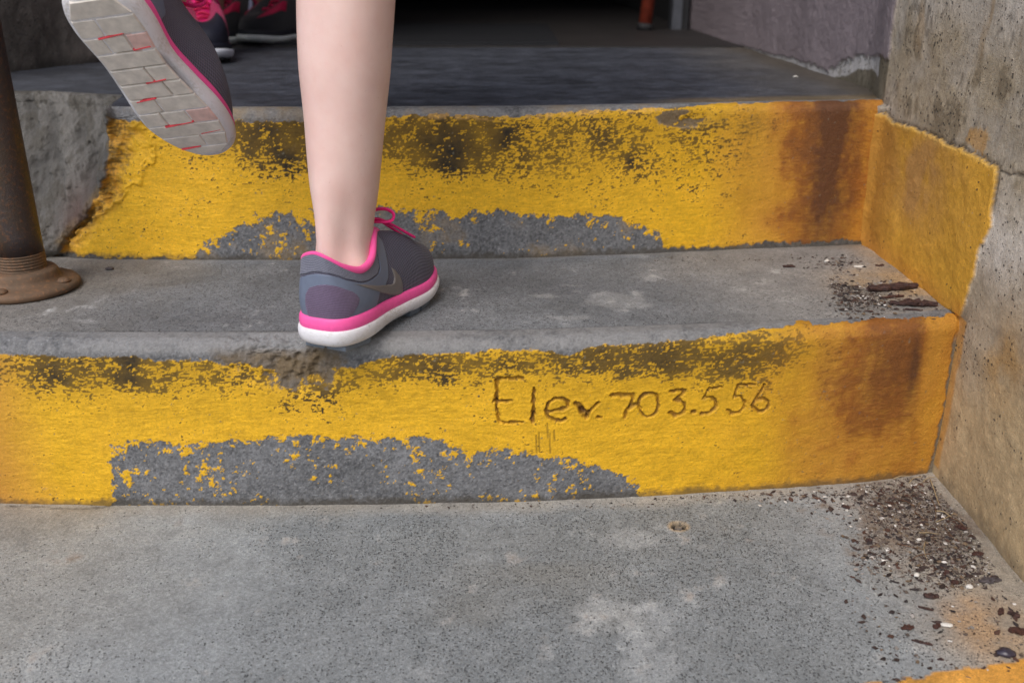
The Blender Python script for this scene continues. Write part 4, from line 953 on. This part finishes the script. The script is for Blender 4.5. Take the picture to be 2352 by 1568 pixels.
P1 += scatter([(1500, 592), (1880, 584), (1900, 596), (1500, 604)], .17, 60, lambda a, b: 1, .0005, .0014)
link('grit', chipmesh(len(P1), lambda k: P1[k], 6), M['grit'], kind='stuff', label='sparse grit and bark crumbs in the corner of the middle tread', category='grit')
P2 = scatter([(1500, 1139), (1900, 1126), (1900, 1150), (1500, 1150)], 0, 120, lambda a, b: 1, .0005, .0014)+scatter([(0, 1148), (1500, 1156), (1500, 1170), (0, 1162)], 0, 90, lambda a, b: 1, .0004, .0012)
link('grit', chipmesh(len(P2), lambda k: P2[k], 7), M['grit'], kind='stuff', label='thin line of grit along the foot of the lettered riser', category='grit')
# straw strands
def strand(a, b, z, r, col, lift=.002):
    p, q = gz(*a, z), gz(*b, z); n = 8; pts = []
    L_ = np.hypot(*(q-p)[:2]); pe = np.array([-(q-p)[1], (q-p)[0]])/max(L_, 1e-6)
    bend = rg.uniform(-.12, .12)*L_
    for k in range(n):
        f = k/(n-1); g = p+(q-p)*f; pts.append((g[0]+pe[0]*bend*math.sin(f*3.14), g[1]+pe[1]*bend*math.sin(f*3.14), z+r+lift*(.3+f)*(1+.4*math.sin(5*f))))
    return tube(pts, [r*(1-.5*k/(n-1)) for k in range(n)], 6)
STC = [plain('pale_straw', lin(168, 148, 112), .7, (600, .2)), plain('brown_straw', lin(104, 72, 48), .7, (600, .2))]
straws = [((2136, 1103), (2157, 1166), 0, 'pale straw stalk standing out upright in the grit near the riser end'), ((2147, 1176), (2184, 1192), 0, 'pale straw lying level in the grit right of the upright stalk'), ((2052, 1102), (2092, 1098), 0, 'pale straw lying against the foot of the lettered riser'),
          ((2098, 1175), (2130, 1200), 1, None), ((2125, 1245), (2130, 1290), 0, None), ((2070, 1150), (2100, 1168), 1, None), ((2150, 1200), (2192, 1180), 0, None), ((2168, 1210), (2200, 1248), 1, None), ((2100, 1120), (2150, 1108), 1, None), ((2140, 1150), (2146, 1200), 1, None), ((2090, 1290), (2140, 1275), 1, None), ((2110, 1225), (2160, 1230), 0, None), ((2060, 1250), (2110, 1262), 1, None), ((2180, 1190), (2214, 1212), 1, None), ((2088, 1110), (2118, 1098), 0, None), ((2120, 1108), (2150, 1098), 0, None)]
for a, b, m_, lb in straws:
    if lb: o = ob('straw', strand(a, b, 0, .0006, None, .003), STC[m_]); o['label'] = lb
    else: o = ob('straw', strand(a, b, 0, .00042, None), STC[m_]); o['label'] = 'thin dry straw tangled in the grit in the corner of the lowest tread'
    o['category'] = 'straw'
    if not lb: o['group'] = 'thin straws tangled in the corner grit'
# individually visible bark pieces and stones
def lump(px, py, z, L_, W_, H_, ang, seed, rows=9, ring=9, jag=.3, lift=0.):
    r = np.random.default_rng(seed); g = gz(px, py, z); ca, sa = math.cos(math.radians(ang)), math.sin(math.radians(ang)); V = []; F = []
    for i in range(rows):
        f = i/(rows-1); e = math.sin(math.pi*min(max(f, .06), .94))**.45; dx = (f-.5)*L_; jw = 1+r.uniform(-jag, jag); jh = 1+r.uniform(-jag, jag)
        for j in range(ring):
            q = 2*math.pi*j/ring; k = 1+r.uniform(-jag, jag)*.6
            x = dx+r.uniform(-1, 1)*L_*.03*jag*3; y = math.cos(q)*W_/2*e*jw*k; zz = max(0, (math.sin(q)*.5+.5)*H_*jh*k*(.4+.6*e))+lift*f
            V.append((x*ca-y*sa, x*sa+y*ca, zz))
    for i in range(rows-1):
        for j in range(ring): F.append((i*ring+j, i*ring+(j+1) % ring, (i+1)*ring+(j+1) % ring, (i+1)*ring+j))
    F.append(tuple(range(ring))[::-1]); F.append(tuple((rows-1)*ring+j for j in range(ring)))
    return (V, F), g
def bark(name, c1, c2, rough=.7):
    s = N(name); n1 = s.noise(220, 4, .7, stretch=(1, 2.5, 2)); return s.out(s.mix(s.rng(n1, .35, .65), c1, c2), rough, s.bump(n1, .0016))
M['bark'] = bark('dark_bark', lin(38, 26, 28), lin(84, 56, 48)); M['redbark'] = bark('red_bark', lin(48, 28, 24), lin(88, 52, 40)); M['grayb'] = bark('grey_bark', lin(56, 50, 54), lin(92, 84, 84))
M['white'] = plain('white_stone', lin(216, 212, 204), .6, (300, .12), .0004); M['slate'] = plain('dark_slag', lin(58, 54, 66), .3, (200, .3), .0006)
mm = .001
CH = [  # name, cat, label, px, py, z, L,W,H mm, angle, material
 ('bark_piece', 'bark', 'long ragged dark bark strip on the middle tread by the yellow wall patch', 2050, 666, .17, 33, 8.5, 5, 10, 'bark'),
 ('bark_piece', 'bark', 'blunt dark bark stick nearest the edge of the middle tread', 2098, 702, .17, 27, 7, 4.5, -8, 'bark'),
 ('bark_piece', 'bark', 'reddish bark sliver tucked under the long bark strip', 2050, 684, .17, 15, 2.6, 2, 12, 'redbark'),
 ('bark_piece', 'bark', 'thin dark sliver in front of the blunt bark stick', 2096, 713, .17, 11, 1.8, 1.4, -10, 'bark'),
 ('bark_piece', 'bark', 'small dark oval bark bit alone on the middle tread left of the grit', 1812, 614, .17, 8, 5, 2, -5, 'bark'),
 ('bark_piece', 'bark', 'small brown bark bit against the upper riser near the wall', 2020, 612, .17, 6, 3, 2, 10, 'redbark'),
 ('bark_piece', 'bark', 'tiny dark sliver below the grit on the middle tread', 1996, 716, .17, 5, 1.8, 1, -20, 'bark'),
 ('stone_chip', 'stone', 'flat pale stone chip near the upper riser foot', 1975, 614, .17, 8, 4.5, 1.5, 0, 'white'),
 ('stone_chip', 'stone', 'small white stone at the left end of the middle tread grit', 1899, 602, .17, 4, 3.5, 2.2, 30, 'white'),
 ('pebble', 'stone', 'dark flat pebble on the middle tread right of the rusty flange', 252, 619, .17, 8.6, 8, 3, 0, 'grayb'),
 ('stone_chip', 'stone', 'white chip on the shaded landing near the mauve wall', 1827, 178, .34, 7, 4, 2, 0, 'white'),
 ('pebble', 'stone', 'white oval pebble on the lowest tread towards the front', 2174, 1437, 0, 9, 5.5, 2.5, -8, 'white'),
 ('slag_chunk', 'stone', 'shiny dark grey chunk near the yellow front corner', 2309, 1504, 0, 13.5, 10, 5, -5, 'slate'),
 ('bark_piece', 'bark', 'dark red bark lump at the right frame edge beside the wall', 2336, 1452, 0, 13, 8, 4.5, -15, 'redbark'),
 ('bark_piece', 'bark', 'upright little bark flake above the dark red lump, left one', 2298, 1408, 0, 7, 4.5, 4, 50, 'redbark'),
 ('bark_piece', 'bark', 'black bark flake beside the wall above the dark red lump', 2328, 1413, 0, 9, 6, 3, -35, 'bark'),
 ('bark_piece', 'bark', 'flat grey bark plate against the wall foot', 2274, 1334, 0, 20, 8, 2.5, 8, 'grayb'),
 ('bark_piece', 'bark', 'pointed brown bark piece on the grit beside the wall', 2244, 1274, 0, 10.5, 5, 3, 0, 'redbark'),
 ('bark_piece', 'bark', 'dark ragged bark clump just in front of the grit heap', 2139, 1371, 0, 12, 6, 3, -5, 'bark'),
 ('bark_piece', 'bark', 'thin dark bark sliver below the ragged clump', 2126, 1398, 0, 11, 3, 1.5, -25, 'bark'),
 ('bark_piece', 'bark', 'brown crumbly bark bit left of the white oval pebble', 2084, 1443, 0, 10, 6, 2.5, 10, 'redbark'),
 ('bark_piece', 'bark', 'small brown bark touching the white oval pebble', 2152, 1440, 0, 7, 5, 2.5, 30, 'redbark'),
 ('bark_piece', 'bark', 'long dark curled sliver in front of the crumbly bark', 2118, 1477, 0, 15, 3.2, 2, -24, 'bark'),
 ('bark_piece', 'bark', 'tiny dark bark dot closest to the yellow front edge', 2160, 1515, 0, 4.5, 3.5, 1.5, 0, 'bark'),
 ('stone_chip', 'stone', 'bright white chip among the grit in front of the straws', 2105, 1323, 0, 5, 4.5, 3, 40, 'white'),
 ('stone_chip', 'stone', 'pale rounded stone at the front right of the grit heap', 2226, 1350, 0, 6, 5.5, 3.5, 0, 'white'),
 ('stone_chip', 'stone', 'small white stone in the middle of the grit heap', 2110, 1241, 0, 5, 3.4, 2.4, 10, 'white'),
 ('bark_piece', 'bark', 'red brown bark flake at the front of the grit heap', 2173, 1318, 0, 7, 4.5, 2.5, 50, 'redbark'),
 ('bark_piece', 'bark', 'dark bark chip at the left tip of the grit heap', 1995, 1243, 0, 6, 4, 2.5, 20, 'bark'),
 ('bark_piece', 'bark', 'brown bark curl beside the straws at the wall foot', 2206, 1214, 0, 9, 5, 3, -40, 'redbark'),
 ('bark_piece', 'bark', 'dark bark chip at the riser foot left of the grit heap', 1942, 1166, 0, 8, 4, 2.5, -25, 'bark'),
 ('bark_piece', 'bark', 'dark red bark chip above the pale rounded stone', 2192, 1340, 0, 7, 5, 3, 15, 'redbark'),
]
for k, (nm, cat, lb, px, py, z, L_, W_, H_, ang, mk) in enumerate(CH):
    rag = nm == 'bark_piece'
    if z == .17 and nm != 'pebble': L_, W_, H_ = L_*1.65, W_*1.4, H_*1.4
    VF, g = lump(px, py, z, L_*mm, W_*mm, H_*mm, ang, 100+k, 13 if L_ > 14 else 8, 9, .34 if rag else .14)
    o = ob(nm, VF, M[mk], smooth=not rag); o.location = (g[0], g[1], z+.0002); o['label'] = lb; o['category'] = cat
